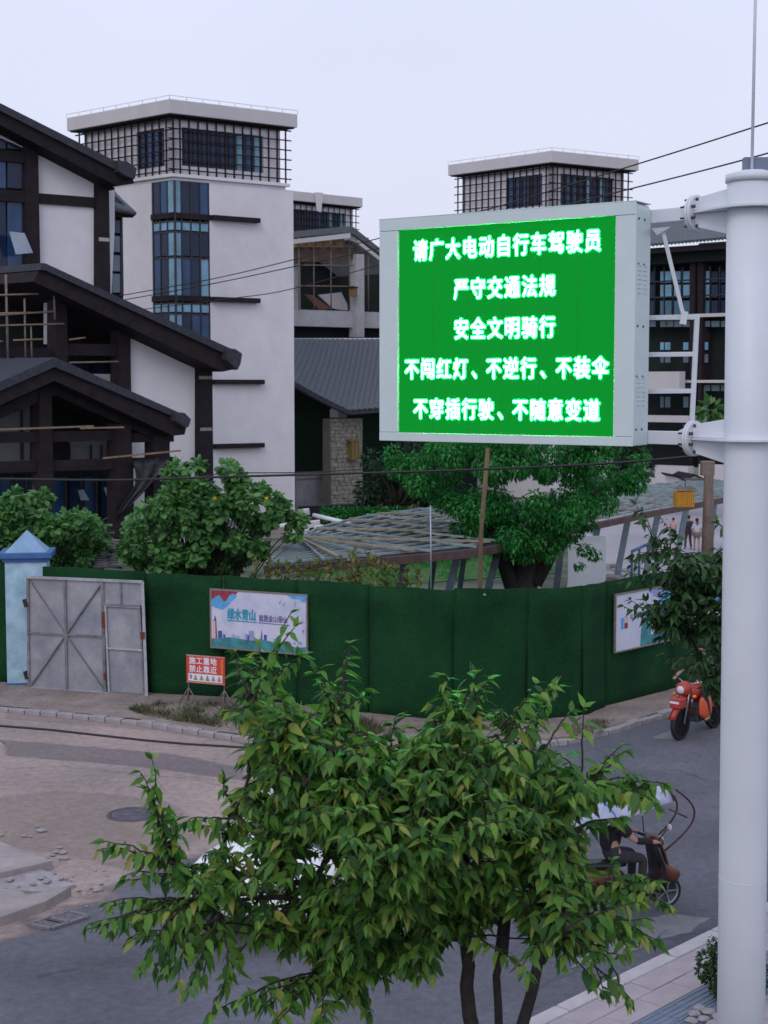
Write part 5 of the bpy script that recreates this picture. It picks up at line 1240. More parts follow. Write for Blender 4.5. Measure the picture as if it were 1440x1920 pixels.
def sym(**k):
    o = {}
    for n_, v in k.items(): o[n_ + '_l'] = v; o[n_ + '_r'] = (v[0], -v[1], v[2])
    return o
walk = sym(shoulder=(0, .17, 1.38), hip=(0, .09, .88))
walk.update(elbow_l=(.04, .22, 1.10), wrist_l=(.14, .22, .90), palm_l=(.17, .22, .83), elbow_r=(-.06, -.22, 1.10), wrist_r=(-.02, -.23, .87), palm_r=(-.01, -.23, .79),
            knee_l=(.10, .10, .50), ankle_l=(.14, .10, .08), toe_l=(.27, .10, .04), knee_r=(-.02, -.10, .48), ankle_r=(-.16, -.10, .12), toe_r=(-.05, -.10, .04))
k1 = gp(1306, 1033); person((k1.x, k1.y, 0), R(85), walk, 'child in white top with black ponytail walking across the plaza', mat('white_cloth', (.6, .6, .64), .8), mat('shorts_cloth', (.20, .16, .15), .8), .74, 'tail', shorts=True, fingers=True)
k2 = gp(1290, 1030); person((k2.x, k2.y, 0), R(100), walk, 'person in dark clothes walking beside the child in white', mat('navy_cloth', (.03, .04, .07), .8), mat('maroon_cloth', (.07, .03, .035), .8), .78, 'short')
k3 = gp(1262, 1018); person((k3.x, k3.y, 0), R(70), walk, 'small child in pink top partly hidden by leaves on the plaza', mat('pink_cloth', (.55, .33, .33), .8), mat('grey_cloth', (.25, .25, .27), .8), .6, 'short')

# ================================================================ VEHICLES
def wheel(parent, x, y, rad, wdt, rimm, yoff=0, spokes=6, ax='y'):
    w_ = thing('wheel', None, None, (0, 0, 0)); w_.parent = parent
    M = Matrix.Translation((x, y, rad)) @ Matrix.Rotation(R(90), 4, 'X')
    h = wdt / 2; tw = rad * .18 if wdt < .15 else rad * .30
    b = MB(); prof = [(rad - tw, -h * .8), (rad - tw * .3, -h), (rad, -h * .55), (rad, h * .55), (rad - tw * .3, h), (rad - tw, h * .8)]; b.lathe(prof + [prof[0]], 28, M)
    b.build('tyre', BLACK).parent = w_
    b = MB(); rr0 = rad - tw; b.lathe([(rr0, -h * .7), (rr0 - .02, -h * .6), (rr0 - .02, h * .6), (rr0, h * .7), (rr0 + .004, 0), (rr0, -h * .7)], 28, M)
    b.lathe([(.001, -h * .5), (.035 if wdt < .15 else .07, -h * .5), (.035 if wdt < .15 else .07, h * .5), (.001, h * .5)], 14, M)
    for k in range(spokes):
        t = 2 * math.pi * k / spokes; a = M @ Vector((.03 * math.cos(t), .03 * math.sin(t), 0)); c = M @ Vector(((rr0 - .01) * math.cos(t), (rr0 - .01) * math.sin(t), 0)); b.bar(a, c, .02 if wdt < .15 else .06, .02)
    b.build('rim', rimm).parent = w_
    return w_
def part(t, name, m, mb, bevel=0): o = mb.build(name, m, None, bevel); o.parent = t; return o
def tb(*a, **k): b = MB(); b.tube(*a, **k); return b
def bxl(*a): b = MB(); b.box(*a); return b
def ringx(x, hw, z0, z1, n=16, p=3.2, yc=0):   # superellipse ring in the yz plane
    zc_ = (z0 + z1) / 2; hz = (z1 - z0) / 2; o = []
    for k in range(n):
        t = 2 * math.pi * (k + .5) / n; c, s = math.cos(t), math.sin(t)
        o.append(Vector((x, yc + hw * math.copysign(abs(c) ** (2 / p), c), zc_ + hz * math.copysign(abs(s) ** (2 / p), s))))
    return o
CHR = mat('chrome', (.5, .5, .52), .25, metal=.9, var=0)
# white car, front towards lower left
cf, cr = gp(455, 1752), gp(800, 1600)
hd = Vector((cf.x - cr.x, cf.y - cr.y, 0)).normalized(); cc = (cf + cr) / 2
WC = mat('white_car_paint', (.80, .80, .82), .22, var=.0, spec=.6); CG = mat('car_glass', (.02, .03, .04), .05, var=0, spec=.9)
car = thing('white_car', 'white car passing behind the near street tree', 'car', (cc.x, cc.y, 0), math.atan2(hd.y, hd.x))
st = [(-2.15, .62, .42, .80), (-2.08, .80, .30, .98), (-1.6, .87, .20, 1.03), (-.8, .90, .18, .95), (0, .90, .18, .93), (.7, .90, .18, .94), (1.1, .89, .20, .96), (1.7, .86, .22, .86), (2.05, .78, .26, .74), (2.2, .60, .32, .60)]
b = MB(); b.loft([ringx(x, w, z0, z1, 24, 4) for x, w, z0, z1 in st]); part(car, 'body', WC, b)
st = [(-1.75, .62, .90, 1.08), (-1.35, .70, .90, 1.34), (-.7, .72, .90, 1.46), (0, .72, .90, 1.46), (.45, .70, .90, 1.36), (1.15, .66, .88, .98)]
b = MB(); b.loft([ringx(x, w, z0, z1, 24, 5) for x, w, z0, z1 in st]); part(car, 'cabin_glass', CG, b)
b = MB(); b.loft([ringx(x, w, z0, z1, 20, 5) for x, w, z0, z1 in ((-1.3, .66, 1.30, 1.37), (-.7, .70, 1.40, 1.482), (0, .70, 1.40, 1.482), (.4, .67, 1.33, 1.395))]); part(car, 'roof', WC, b)
for s in (1, -1):
    for xs in ((.42, 1.36, 1.18, .93), (-.35, 1.46, -.38, .92), (-1.3, 1.34, -1.72, .98)):
        b = tb([(xs[0], s * .69, xs[1]), (xs[2], s * (.76 if xs[2] > 0 else .78), xs[3])], .035, 6); part(car, 'window_pillar', WC, b)
    b = MB(); b.ball((.80, s * .94, 1.0), (.07, .10, .06), 12); part(car, 'mirror', WC, b)
    b = MB(); b.ball((2.0, s * .60, .66), (.16, .17, .075), 12); part(car, 'headlight', mat('headlight_lens', (.6, .65, .7), .1, var=0), b)
    b = MB(); b.ball((1.62, s * .86, .60), (.06, .03, .03), 8); part(car, 'turn_signal', mat('amber_lamp_lit', (.8, .35, .02), .3, var=0, emit=(1, .45, .05), estr=2.0), b)
    b = MB(); b.ball((-2.05, s * .62, .82), (.1, .16, .09), 12); part(car, 'tail_light', mat('red_lens', (.4, .02, .02), .2, var=0), b)
    for x in (-1.32, 1.36):
        w_ = wheel(car, x, s * .80, .32, .20, STEEL, spokes=5)
    for x in (.25, -.75): part(car, 'door_handle', CHR, bxl(x - .09, x + .09, s * .90 - .015, s * .90 + .015, .80, .825))
part(car, 'grille', FRAME, bxl(2.12, 2.205, -.42, .42, .42, .56), .01); part(car, 'lower_intake', FRAME, bxl(2.10, 2.16, -.5, .5, .28, .38), .01); part(car, 'number_plate', mat('plate_blue', (.04, .10, .35), .4), bxl(2.2, 2.215, -.22, .22, .46, .54))

# red motorcycle
mf, mr_ = gp(1275, 1387), gp(1328, 1368); hd = Vector((mf.x - mr_.x, mf.y - mr_.y, 0)).normalized()
rzm = math.atan2(hd.y, hd.x); mc = Vector((mf.x, mf.y, 0)) - hd * .64
RED = mat('red_bike_paint', (.42, .045, .030), .40, var=.1, spec=.5); ORG = mat('orange_bike_panel', (.60, .10, .03), .45, var=.15)
mb_ = thing('motorcycle', 'red motorcycle with orange leg guards beside the right hoarding', 'motorcycle', mc, rzm)
wheel(mb_, .64, 0, .30, .09, STEEL, spokes=8); wheel(mb_, -.62, 0, .30, .11, STEEL, spokes=8)
for s in (1, -1):
    part(mb_, 'fork', CHR, tb([(.64, s * .075, .30), (.48, s * .075, .80), (.42, s * .075, .98)], .022, 8))
    part(mb_, 'shock', STEEL, tb([(-.60, s * .11, .32), (-.50, s * .11, .66)], .03, 8))
    b = MB(); b.ball((.50, s * .20, .80), (.05, .035, .035), 10); part(mb_, 'turn_signal', mat('amber_lens', (.7, .25, .02), .2, var=0), b)
    part(mb_, 'handgrip', BLACK, tb([(.30, s * .24, 1.03), (.24, s * .38, 1.02)], .02, 8))
    part(mb_, 'mirror_stem', BLACK, tb([(.34, s * .2, 1.02), (.36, s * .30, 1.18)], .008, 6))
    b = MB(); b.ball((.36, s * .31, 1.21), (.015, .06, .04), 10); part(mb_, 'mirror', BLACK, b)
    b = MB(); b.loft([ringx(x, w, z0, z1, 12, 3, s * .21) for x, w, z0, z1 in ((.30, .03, .42, .72), (.18, .075, .34, .78), (.02, .08, .32, .74), (-.08, .04, .38, .62))]); part(mb_, 'leg_guard', ORG, b)
    part(mb_, 'foot_peg', BLACK, tb([(-.02, s * .1, .28), (-.02, s * .30, .28)], .018, 6))
    b = MB(); b.loft([ringx(x, w, z0, z1, 10, 3, s * .13) for x, w, z0, z1 in ((-.1, .03, .48, .70), (-.35, .04, .46, .74), (-.6, .02, .58, .74))]); part(mb_, 'side_cover', RED, b)
part(mb_, 'handlebar', CHR, tb([(.24, -.38, 1.02), (.30, -.22, 1.04), (.38, -.08, 1.0), (.38, .08, 1.0), (.30, .22, 1.04), (.24, .38, 1.02)], .013, 8))
b = MB(); b.loft([ringx(x, w, z0, z1, 12, 2.6) for x, w, z0, z1 in ((.66, .10, .86, .98), (.60, .13, .80, 1.04), (.46, .12, .80, 1.06), (.40, .08, .86, 1.02))]); part(mb_, 'fairing', RED, b)
b = MB(); b.ball((.645, 0, .92), (.04, .085, .075), 12); part(mb_, 'headlight', MATS['headlight_lens'], b)
fd = MB(); rings = []
for k in range(8):
    t = R(20 + k * 20); rings.append([Vector((.64 + math.cos(t) * r_, y, .30 + math.sin(t) * r_)) for r_, y in ((.33, -.07), (.36, 0), (.33, .07), (.325, .06), (.35, 0), (.325, -.06))])
fd.loft(rings); part(mb_, 'front_fender', RED, fd)
b = MB(); b.box(.60, .86, -.11, .11, .60, .80); part(mb_, 'front_box', RED, b, .03); part(mb_, 'front_plate', MATS['print_white'] if 'print_white' in MATS else PAINT, bxl(.862, .872, -.09, .09, .70, .74))
b = MB(); b.loft([ringx(x, w, z0, z1, 12, 2.6) for x, w, z0, z1 in ((.34, .06, .74, .88), (.22, .13, .68, .95), (.02, .14, .68, .94), (-.12, .08, .70, .86))]); part(mb_, 'fuel_tank', RED, b)
b = MB(); b.loft([ringx(x, w, z0, z1, 12, 3) for x, w, z0, z1 in ((-.08, .09, .76, .84), (-.25, .13, .74, .84), (-.60, .13, .76, .87), (-.72, .08, .80, .87))]); part(mb_, 'seat', BLACK, b)
part(mb_, 'engine', mat('engine_metal', (.08, .08, .085), .5, metal=.6), bxl(-.12, .22, -.13, .13, .26, .58), .03)
part(mb_, 'frame_tube', BLACK, tb([(.42, 0, .92), (.26, 0, .40), (.0, 0, .26), (-.3, 0, .34), (-.62, 0, .30)], .025, 8)); part(mb_, 'exhaust', CHR, tb([(.2, -.14, .34), (0, -.17, .22), (-.4, -.18, .26), (-.85, -.19, .34)], [.02, .022, .04, .045], 10))
part(mb_, 'rear_fender', BLACK, tb([(-.5, 0, .68), (-.78, 0, .70), (-.96, 0, .52)], .045, 8)); part(mb_, 'rear_rack', CHR, tb([(-.6, -.12, .88), (-.98, -.12, .90), (-.98, .12, .90), (-.6, .12, .88)], .012, 6))
ride = dict(pelvis=(-.22, 0, .96), spine=(-.20, 0, 1.15), chest=(-.14, 0, 1.34), neck=(-.11, 0, 1.48), head=(-.07, 0, 1.58), crown=(-.08, 0, 1.70))
ride.update(sym(shoulder=(-.12, .18, 1.38), elbow=(.0, .32, 1.18), wrist=(.20, .34, 1.07), palm=(.25, .34, 1.05), hip=(-.18, .10, .90), knee=(.20, .24, .80), ankle=(.02, .24, .36), toe=(.16, .24, .31)))
DKC = mat('dark_olive_cloth', (.05, .05, .045), .85, var=.2)
person((mc.x, mc.y, 0), rzm, ride, 'rider with bare forearms seated on the red motorcycle', DKC, mat('dark_trousers', (.03, .03, .035), .85), 1.0, 'short')

# scooter with rain canopy
sf = gp(1248, 1700); hd = Vector((.90, .36, 0)).normalized(); rzs = math.atan2(hd.y, hd.x); scn = Vector((sf.x, sf.y, 0)) - hd * .53
BRN = mat('brown_orange_plastic', (.10, .034, .016), .35, var=.15); BLK = mat('black_plastic', (.018, .018, .02), .4, var=0)
sc_ = thing('canopy_scooter', 'dark electric scooter under a white rain canopy behind the tree', 'scooter', scn, rzs); sc_.scale = (.86, .86, .86)
wheel(sc_, .62, 0, .23, .10, STEEL, spokes=5); wheel(sc_, -.60, 0, .23, .11, STEEL, spokes=5)
b = MB(); b.loft([ringx(x, w, z0, z1, 14, 2.6) for x, w, z0, z1 in ((.82, .05, .42, .52), (.74, .11, .34, .60), (.60, .13, .38, .66), (.50, .10, .46, .72))]); part(sc_, 'front_fender', BRN, b)
b = MB(); rings = [[Vector((x + dx, y, z)) for y, dx in ((-w, -.05), (-w * .6, .02), (0, .05), (w * .6, .02), (w, -.05), (w * .6, -.03), (0, 0), (-w * .6, -.03))] for x, w, z in ((.40, .20, .30), (.52, .24, .48), (.50, .24, .66), (.44, .20, .84), (.40, .15, .98))]
b.loft(rings); part(sc_, 'leg_shield', BLK, b)
b = MB(); b.loft([[Vector((x + .06, y, z)) for y in (-w, 0, w)] + [Vector((x + .03, y, z)) for y in (w, 0, -w)] for x, w, z in ((.50, .05, .45), (.56, .08, .62), (.50, .075, .82), (.44, .05, .96))]); part(sc_, 'shield_stripe', BRN, b)
b = MB(); b.loft([ringx(x, w, z0, z1, 12, 2.6) for x, w, z0, z1 in ((.52, .06, .96, 1.02), (.46, .17, .93, 1.08), (.34, .16, .95, 1.10), (.28, .08, .98, 1.06))]); part(sc_, 'handlebar_cowl', BRN, b)
b = MB(); b.ball((.50, 0, 1.01), (.05, .07, .045), 12); part(sc_, 'headlight', MATS['headlight_lens'], b)
part(sc_, 'steering_column', BLK, tb([(.62, 0, .23), (.48, 0, .7), (.40, 0, 1.0)], .03, 8))
part(sc_, 'floorboard', BLK, bxl(-.15, .42, -.17, .17, .26, .32), .02)
b = MB(); b.loft([ringx(x, w, z0, z1, 14, 2.8) for x, w, z0, z1 in ((-.12, .12, .28, .62), (-.25, .17, .28, .72), (-.6, .17, .40, .74), (-.85, .10, .52, .70))]); part(sc_, 'rear_body', BRN, b)
b = MB(); b.loft([ringx(x, w, z0, z1, 12, 3) for x, w, z0, z1 in ((-.10, .10, .70, .77), (-.3, .15, .70, .79), (-.72, .14, .74, .83), (-.82, .08, .76, .82))]); part(sc_, 'seat', BLK, b)
for s in (1, -1):
    part(sc_, 'handgrip', BLACK, tb([(.34, s * .16, 1.04), (.28, s * .36, 1.05)], .02, 8)); part(sc_, 'mirror_stem', BLACK, tb([(.36, s * .2, 1.06), (.40, s * .30, 1.22), (.42, s * .34, 1.26)], .008, 6))
    b = MB(); b.ball((.42, s * .37, 1.29), (.018, .055, .05), 10); part(sc_, 'mirror', PAINT, b)
    part(sc_, 'canopy_rod', mat('dark_red_tube', (.06, .015, .02), .4, var=0), tb([(.63 + .30 * math.sin(t * .285) * (1.0 if t < 7 else 1.0) - .17 * (1 - math.sin(t * .285)) , s * (.20 + .004 * t), .90 + .088 * t) for t in range(11)], .014, 8))
b = MB(); b.tube([(.80, y, 1.35) for y in (-.23, .23)], .012, 6); part(sc_, 'cross_rod', MATS['dark_red_tube'], b)
part(sc_, 'canopy_rod', BLACK, tb([(-.70, 0, .78), (-.86, 0, 1.2), (-.70, 0, 1.58)], .014, 8))
b = MB(); N_ = 10; vs = []
for i in range(N_ + 1):
    t = i / N_; x = .56 - 1.55 * t; zt2 = 1.78 + .10 * math.sin(t * math.pi) - .34 * t
    for j in range(9):
        s = j / 4 - 1; vs.append(Vector((x, s * (.26 + .20 * math.sin(t * math.pi)), zt2 - .16 * s * s)))
b.add(vs, [(i * 9 + j, i * 9 + j + 1, (i + 1) * 9 + j + 1, (i + 1) * 9 + j) for i in range(N_) for j in range(8)], sm=True)
CAN = mat('canopy_fabric', (.36, .42, .56), .7, var=.2, scale=3, col2=(.46, .45, .55)); o = part(sc_, 'canopy', CAN, b); q = o.modifiers.new('s', 'SOLIDIFY'); q.thickness = .006
for x in (.56, .10, -.45):
    b = MB(); t = (.56 - x) / 1.55; b.tube([Vector((x, s / 4 * (.262 + .20 * math.sin(t * math.pi)), 1.786 + .10 * math.sin(t * math.pi) - .34 * t - .16 * (s / 4) ** 2)) for s in range(-4, 5)], .012, 6); part(sc_, 'canopy_hoop', BLK if x > .5 else mat('canopy_print_blue', (.08, .15, .45), .6), b)
sit = dict(pelvis=(-.32, 0, .90), spine=(-.31, 0, 1.08), chest=(-.27, 0, 1.27), neck=(-.25, 0, 1.41), head=(-.22, 0, 1.50), crown=(-.23, 0, 1.62))
sit.update(sym(shoulder=(-.26, .18, 1.31), elbow=(-.08, .27, 1.10), wrist=(.20, .30, 1.06), palm=(.27, .30, 1.05), hip=(-.26, .10, .85), knee=(.14, .15, .80), ankle=(.12, .13, .40), toe=(.25, .13, .35)))
person((scn.x, scn.y, 0), rzs, sit, 'rider in black clothes sitting under the scooter canopy', mat('black_cloth', (.012, .012, .016), .85), mat('dark_trousers', (.03, .03, .035), .85), .88, 'short', sleeves=True)

# ================================================================ VEGETATION
CHERRY = leafmat('cherry_leaf', (.028, .11, .028), (.16, .34, .05), (.38, .40, .09), .82, trans=.42)
CHERRYD = leafmat('dark_cherry_leaf', (.018, .065, .022), (.065, .16, .040), (.09, .13, .035), .92, trans=.3)
MULB = leafmat('shrub_leaf', (.045, .16, .045), (.17, .38, .11), (.26, .46, .15), .9, trans=.4)
TREEL = leafmat('tree_leaf', (.010, .12, .022), (.04, .30, .05), (.10, .42, .08), .9, trans=.35)  # green raised in the leaf colour to stand in for display glare
DARKL = leafmat('dark_tree_leaf', (.010, .035, .014), (.025, .075, .025))
WEED = leafmat('weed_leaf', (.08, .14, .03), (.22, .24, .07), (.36, .30, .12), .6, trans=.3)
GRASSL = leafmat('grass_blade', (.05, .075, .025), (.12, .13, .06), (.22, .19, .11), .7)
HEDGE = leafmat('hedge_leaf', (.012, .045, .012), (.035, .10, .02))
# unit leaf: length 1 along +x, folded on the midrib, tip drooping (z)
def leaf_unit(fold=.16, droop=.42, wid=.205):
    ts = (0, .18, .42, .68, .88, 1.0); ws = (.02, .72, 1.0, .66, .24, 0); V = []
    for t, w in zip(ts, ws):
        z = -droop * t * t
        V.append((t, 0, z)); 
        if 0 < t < 1: V.append((t - .02, wid * w, z + fold * wid * w)); V.append((t - .02, -wid * w, z + fold * wid * w))
    F = [(0, 1, 2), (0, 3, 1)]; 
    idx = [(0,), (1, 2, 3), (4, 5, 6), (7, 8, 9), (10, 11, 12), (13,)]
    for a, b in zip(idx[1:-1], idx[2:]):
        if len(b) == 3: F += [(a[0], b[0], b[1], a[1]), (a[0], a[2], b[2], b[0])]
        else: F += [(a[0], b[0], a[1]), (a[0], a[2], b[0])]
    return np.array(V), F
LV, LF = leaf_unit()
LV2, LF2 = np.array([(0, 0, 0), (.45, .22, .03), (1, 0, -.2), (.45, -.22, .03)]), [(0, 3, 2, 1)]
LV3, LF3 = np.array([(0, 0, 0), (.35, .38, -.02), (.75, .30, -.12), (1, 0, -.22), (.75, -.30, -.12), (.35, -.38, -.02)]), [(0, 5, 4, 3, 2, 1)]
def leaf_mats(pos, dirs, size, r):
    """rotation matrices: x along dir, y sideways (level), z up"""
    d = dirs / np.linalg.norm(dirs, axis=1, keepdims=True)
    up = np.tile(np.array([0, 0, 1.0]), (len(d), 1)) + r.normal(0, .42, d.shape)
    y = np.cross(up, d); y /= np.maximum(1e-6, np.linalg.norm(y, axis=1, keepdims=True)); z = np.cross(d, y)
    return np.stack([d, y, z], axis=2)
def leaves_mesh(name, pos, dirs, size, m, parent, LVx=LV, LFx=LF, r=None, parts=0, partname='leaf', mass='foliage'):
    r = r or np.random.default_rng(3); M = leaf_mats(pos, dirs, size, r); n = len(pos)
    order = np.argsort(np.linalg.norm(pos - np.array([0, 0, CAMZ]), axis=1)) if parts else np.arange(n)
    unit = None
    if parts:
        unit = bpy.data.meshes.new(partname); unit.from_pydata([tuple(v) for v in LVx], [], LFx); unit.materials.append(m); unit.polygons.foreach_set('use_smooth', [True] * len(LFx))
        for i in order[:parts]:
            o = bpy.data.objects.new(partname, unit); C.objects.link(o)
            mm = Matrix([[*(M[i][k] * size[i]), pos[i][k]] for k in range(3)] + [[0, 0, 0, 1]])
            o.parent = parent; o.matrix_parent_inverse = world_mat(parent).inverted(); o.matrix_basis = mm
    rest = order[parts:]
    if len(rest) == 0: return
    V = np.einsum('nij,vj->nvi', M[rest] * size[rest, None, None], LVx) + pos[rest, None, :]
    nv = len(LVx); V = V.reshape(-1, 3)
    off = np.arange(len(rest)) * nv
    loops = np.concatenate([np.array(f) for f in LFx]); lens = [len(f) for f in LFx]
    L = (off[:, None] + loops[None, :]).reshape(-1); ls = np.tile(np.array(lens), len(rest)); st = np.concatenate([[0], np.cumsum(ls)[:-1]])
    me = bpy.data.meshes.new(mass); me.vertices.add(len(V)); me.vertices.foreach_set('co', V.reshape(-1)); me.loops.add(len(L)); me.loops.foreach_set('vertex_index', L)
    me.polygons.add(len(ls)); me.polygons.foreach_set('loop_start', st); me.polygons.foreach_set('loop_total', ls); me.polygons.foreach_set('use_smooth', np.ones(len(ls), bool))
    me.materials.append(m); me.update(); me.validate()
    o = link(mass, me, parent); o['kind'] = 'stuff'; return o
def curve_pts(a, b, up, n=7, jit=.02, r=rnd):
    a, b = Vector(a), Vector(b); c = a.lerp(b, .5) + Vector((0, 0, up)); o = []
    for k in range(n):
        t = k / (n - 1); p = a * (1 - t) ** 2 + c * 2 * t * (1 - t) + b * t * t
        if 0 < k < n - 1: p = p + Vector((r.uniform(-jit, jit), r.uniform(-jit, jit), r.uniform(-jit, jit)))
        o.append(p)
    return o
def leafy_shoot(pts, spacing, lsize, P, D_, S, r, start=.15, droop=.55):
    """alternate leaves along a shoot polyline"""
    L = [0]
    for i in range(1, len(pts)): L.append(L[-1] + (pts[i] - pts[i - 1]).length)
    s = L[-1] * start; k = r.integers(0, 2)
    while s < L[-1]:
        i = max(0, min(len(pts) - 2, next((q for q in range(len(L) - 1) if L[q + 1] >= s), len(pts) - 2)))
        p = pts[i].lerp(pts[i + 1], (s - L[i]) / max(1e-6, L[i + 1] - L[i])); ax = (pts[i + 1] - pts[i]).normalized()
        side = ax.cross(Vector((0, 0, 1)))
        if side.length < .2: side = ax.cross(Vector((r.normal(), r.normal(), 0)))
        side.normalize(); sg = 1 if k % 2 else -1
        tt = r.uniform(-.5, .5)
        d = side * sg * math.cos(tt) + ax.cross(side) * math.sin(tt) + ax * r.uniform(.15, .7) + Vector((0, 0, -droop + r.normal() * .25))
        f = min(1, .55 + (L[-1] - s) / L[-1] * 1.6) * r.uniform(.75, 1.15)
        P.append(tuple(p)); D_.append(tuple(d)); S.append(lsize * f * (.62 if r.random() < .18 else 1)); s += spacing * r.uniform(.7, 1.3); k += 1
    for q in range(3):  # terminal tuft
        ax = (pts[-1] - pts[-2]).normalized(); d = ax + Vector((r.normal() * .5, r.normal() * .5, -.3 + r.normal() * .2)); P.append(tuple(pts[-1])); D_.append(tuple(d)); S.append(lsize * r.uniform(.55, .85))
def inpoly(x, y, poly):
    c = False; j = len(poly) - 1
    for i in range(len(poly)):
        if ((poly[i][1] > y) != (poly[j][1] > y)) and x < (poly[j][0] - poly[i][0]) * (y - poly[i][1]) / (poly[j][1] - poly[i][1]) + poly[i][0]: c = not c
        j = i
    return c
def polydist(x, y, poly):
    m = 1e9
    for i in range(len(poly)):
        ax, ay = poly[i]; bx_, by_ = poly[(i + 1) % len(poly)]; dx, dy = bx_ - ax, by_ - ay; t = max(0, min(1, ((x - ax) * dx + (y - ay) * dy) / (dx * dx + dy * dy + 1e-9)))
        m = min(m, math.hypot(x - ax - t * dx, y - ay - t * dy))
    return m
def street_tree(label, base, D0, limbs, tips, poly, nfill, thick, lsize, m, seed, parts, trunk_r, tw=.45, group=None, spacing=.042, low=1.9, edge=0, stems=None):
    r = np.random.default_rng(seed); rr = random.Random(seed)
    t = thing('street_tree', label, 'tree', (base[0], base[1], .14), group=group)
    fork = Vector((base[0] + .02, base[1], low))
    tr = MB(); tr.tube([Vector((base[0], base[1], .1)), Vector((base[0] + .03, base[1], low * .5)), fork], [trunk_r * 1.25, trunk_r * 1.05, trunk_r], 12); tr.build('trunk', BARK, t)
    LP = []; ends = []
    for (x, y, dd, rad) in (stems or []):
        e_ = at(x, y, D0 + dd); pts = curve_pts(fork, e_, .05, 9, .02, rr); b = MB(); b.tube(pts, [rad * (1 - .35 * k / 8) for k in range(9)], 9); b.build('branch', BARK, t); ends.append((x, e_))
    for (x, y, dd, rad) in limbs:
        st_ = min(ends, key=lambda q: abs(q[0] - x))[1] if ends else fork
        e_ = at(x, y, D0 + dd); pts = curve_pts(st_, e_, .12, 9, .03, rr)
        # limbs rise steeply first
        b = MB(); b.tube(pts, [rad * .72 * (1 - .7 * k / 8) for k in range(9)], 8); b.build('branch', BARK, t); LP += [(p, k) for k, p in enumerate(pts) if k > 2]
    P, D_, S = [], [], []; tg = MB()
    nsec = 0
    while nsec < max(30, nfill // 12):      # second-order branches carry the twigs
        x0, x1 = min(p[0] for p in poly), max(p[0] for p in poly); y0, y1 = min(p[1] for p in poly), max(p[1] for p in poly)
        x, y = rr.uniform(x0, x1), rr.uniform(y0, y1)
        if not inpoly(x, y, poly): continue
        e = min(1, polydist(x, y, poly) / 200); e_ = at(x, y, D0 + rr.uniform(-.9, .9) * thick * (.2 + .7 * e))
        c0_ = min(LP, key=lambda q: (q[0] - e_).length + (0.6 if q[0].z > e_.z else 0))[0]
        pts = curve_pts(c0_, e_, .08, 7, .02, rr); tg.tube(pts, [.0085 * (1 - .1 * k) for k in range(7)], 5, cap=False)
        LP += [(p, 9) for p in pts[2:]]; nsec += 1
    def add_tip(x, y, dd, ln_, upb=0.0):
        e_ = at(x, y, D0 + dd); 
        cand = rr.choice(sorted(LP, key=lambda q: (q[0] - e_).length + (0.35 if q[0].z > e_.z + .05 else 0))[:3])[0]
        d = (e_ - cand); L = d.length
        pts = curve_pts(cand, e_, .10 * L + upb, 8, .012, rr)
        tg.tube(pts, [.0055 * (1 - .75 * k / 7) + .0012 for k in range(8)], 5, cap=False)
        st = max(.1, 1 - ln_ / max(L, .01)) if L > ln_ else .1
        leafy_shoot(pts, spacing, lsize, P, D_, S, r, st)
    for (x, y, dd, ln_) in tips:
        for _ in range(2): add_tip(x + rr.gauss(0, 6) * _ * 2, y + rr.gauss(0, 6) * _ * 2, dd, ln_ * 1.25)
    k = 0; tries = 0; cen = []
    while len(cen) < max(20, nfill // 14):
        x, y = rr.uniform(min(p[0] for p in poly), max(p[0] for p in poly)), rr.uniform(min(p[1] for p in poly), max(p[1] for p in poly))
        if inpoly(x, y, poly): cen.append((x, y))
    while k < nfill and tries < 60000:
        tries += 1
        x0, x1 = min(p[0] for p in poly), max(p[0] for p in poly); y0, y1 = min(p[1] for p in poly), max(p[1] for p in poly)
        x, y = rr.uniform(x0, x1), rr.uniform(y0, y1)
        if rr.random() < .75: cq = rr.choice(cen); x, y = rr.gauss(cq[0], 30), rr.gauss(cq[1], 26)
        if not inpoly(x, y, poly) or polydist(x, y, poly) < edge * rr.random() * 2: continue
        e = min(1, polydist(x, y, poly) / 200); dd = rr.uniform(-1, 1) * thick * (.3 + .7 * e)
        add_tip(x, y, dd, tw * rr.uniform(1.0, 2.2)); k += 1
    tg.build('twigs', BARK, t, fix=False)['kind'] = 'stuff'
    leaves_mesh('leaf', np.array(P), np.array(D_), np.array(S), m, t, r=r, parts=parts)
    return t, len(P)
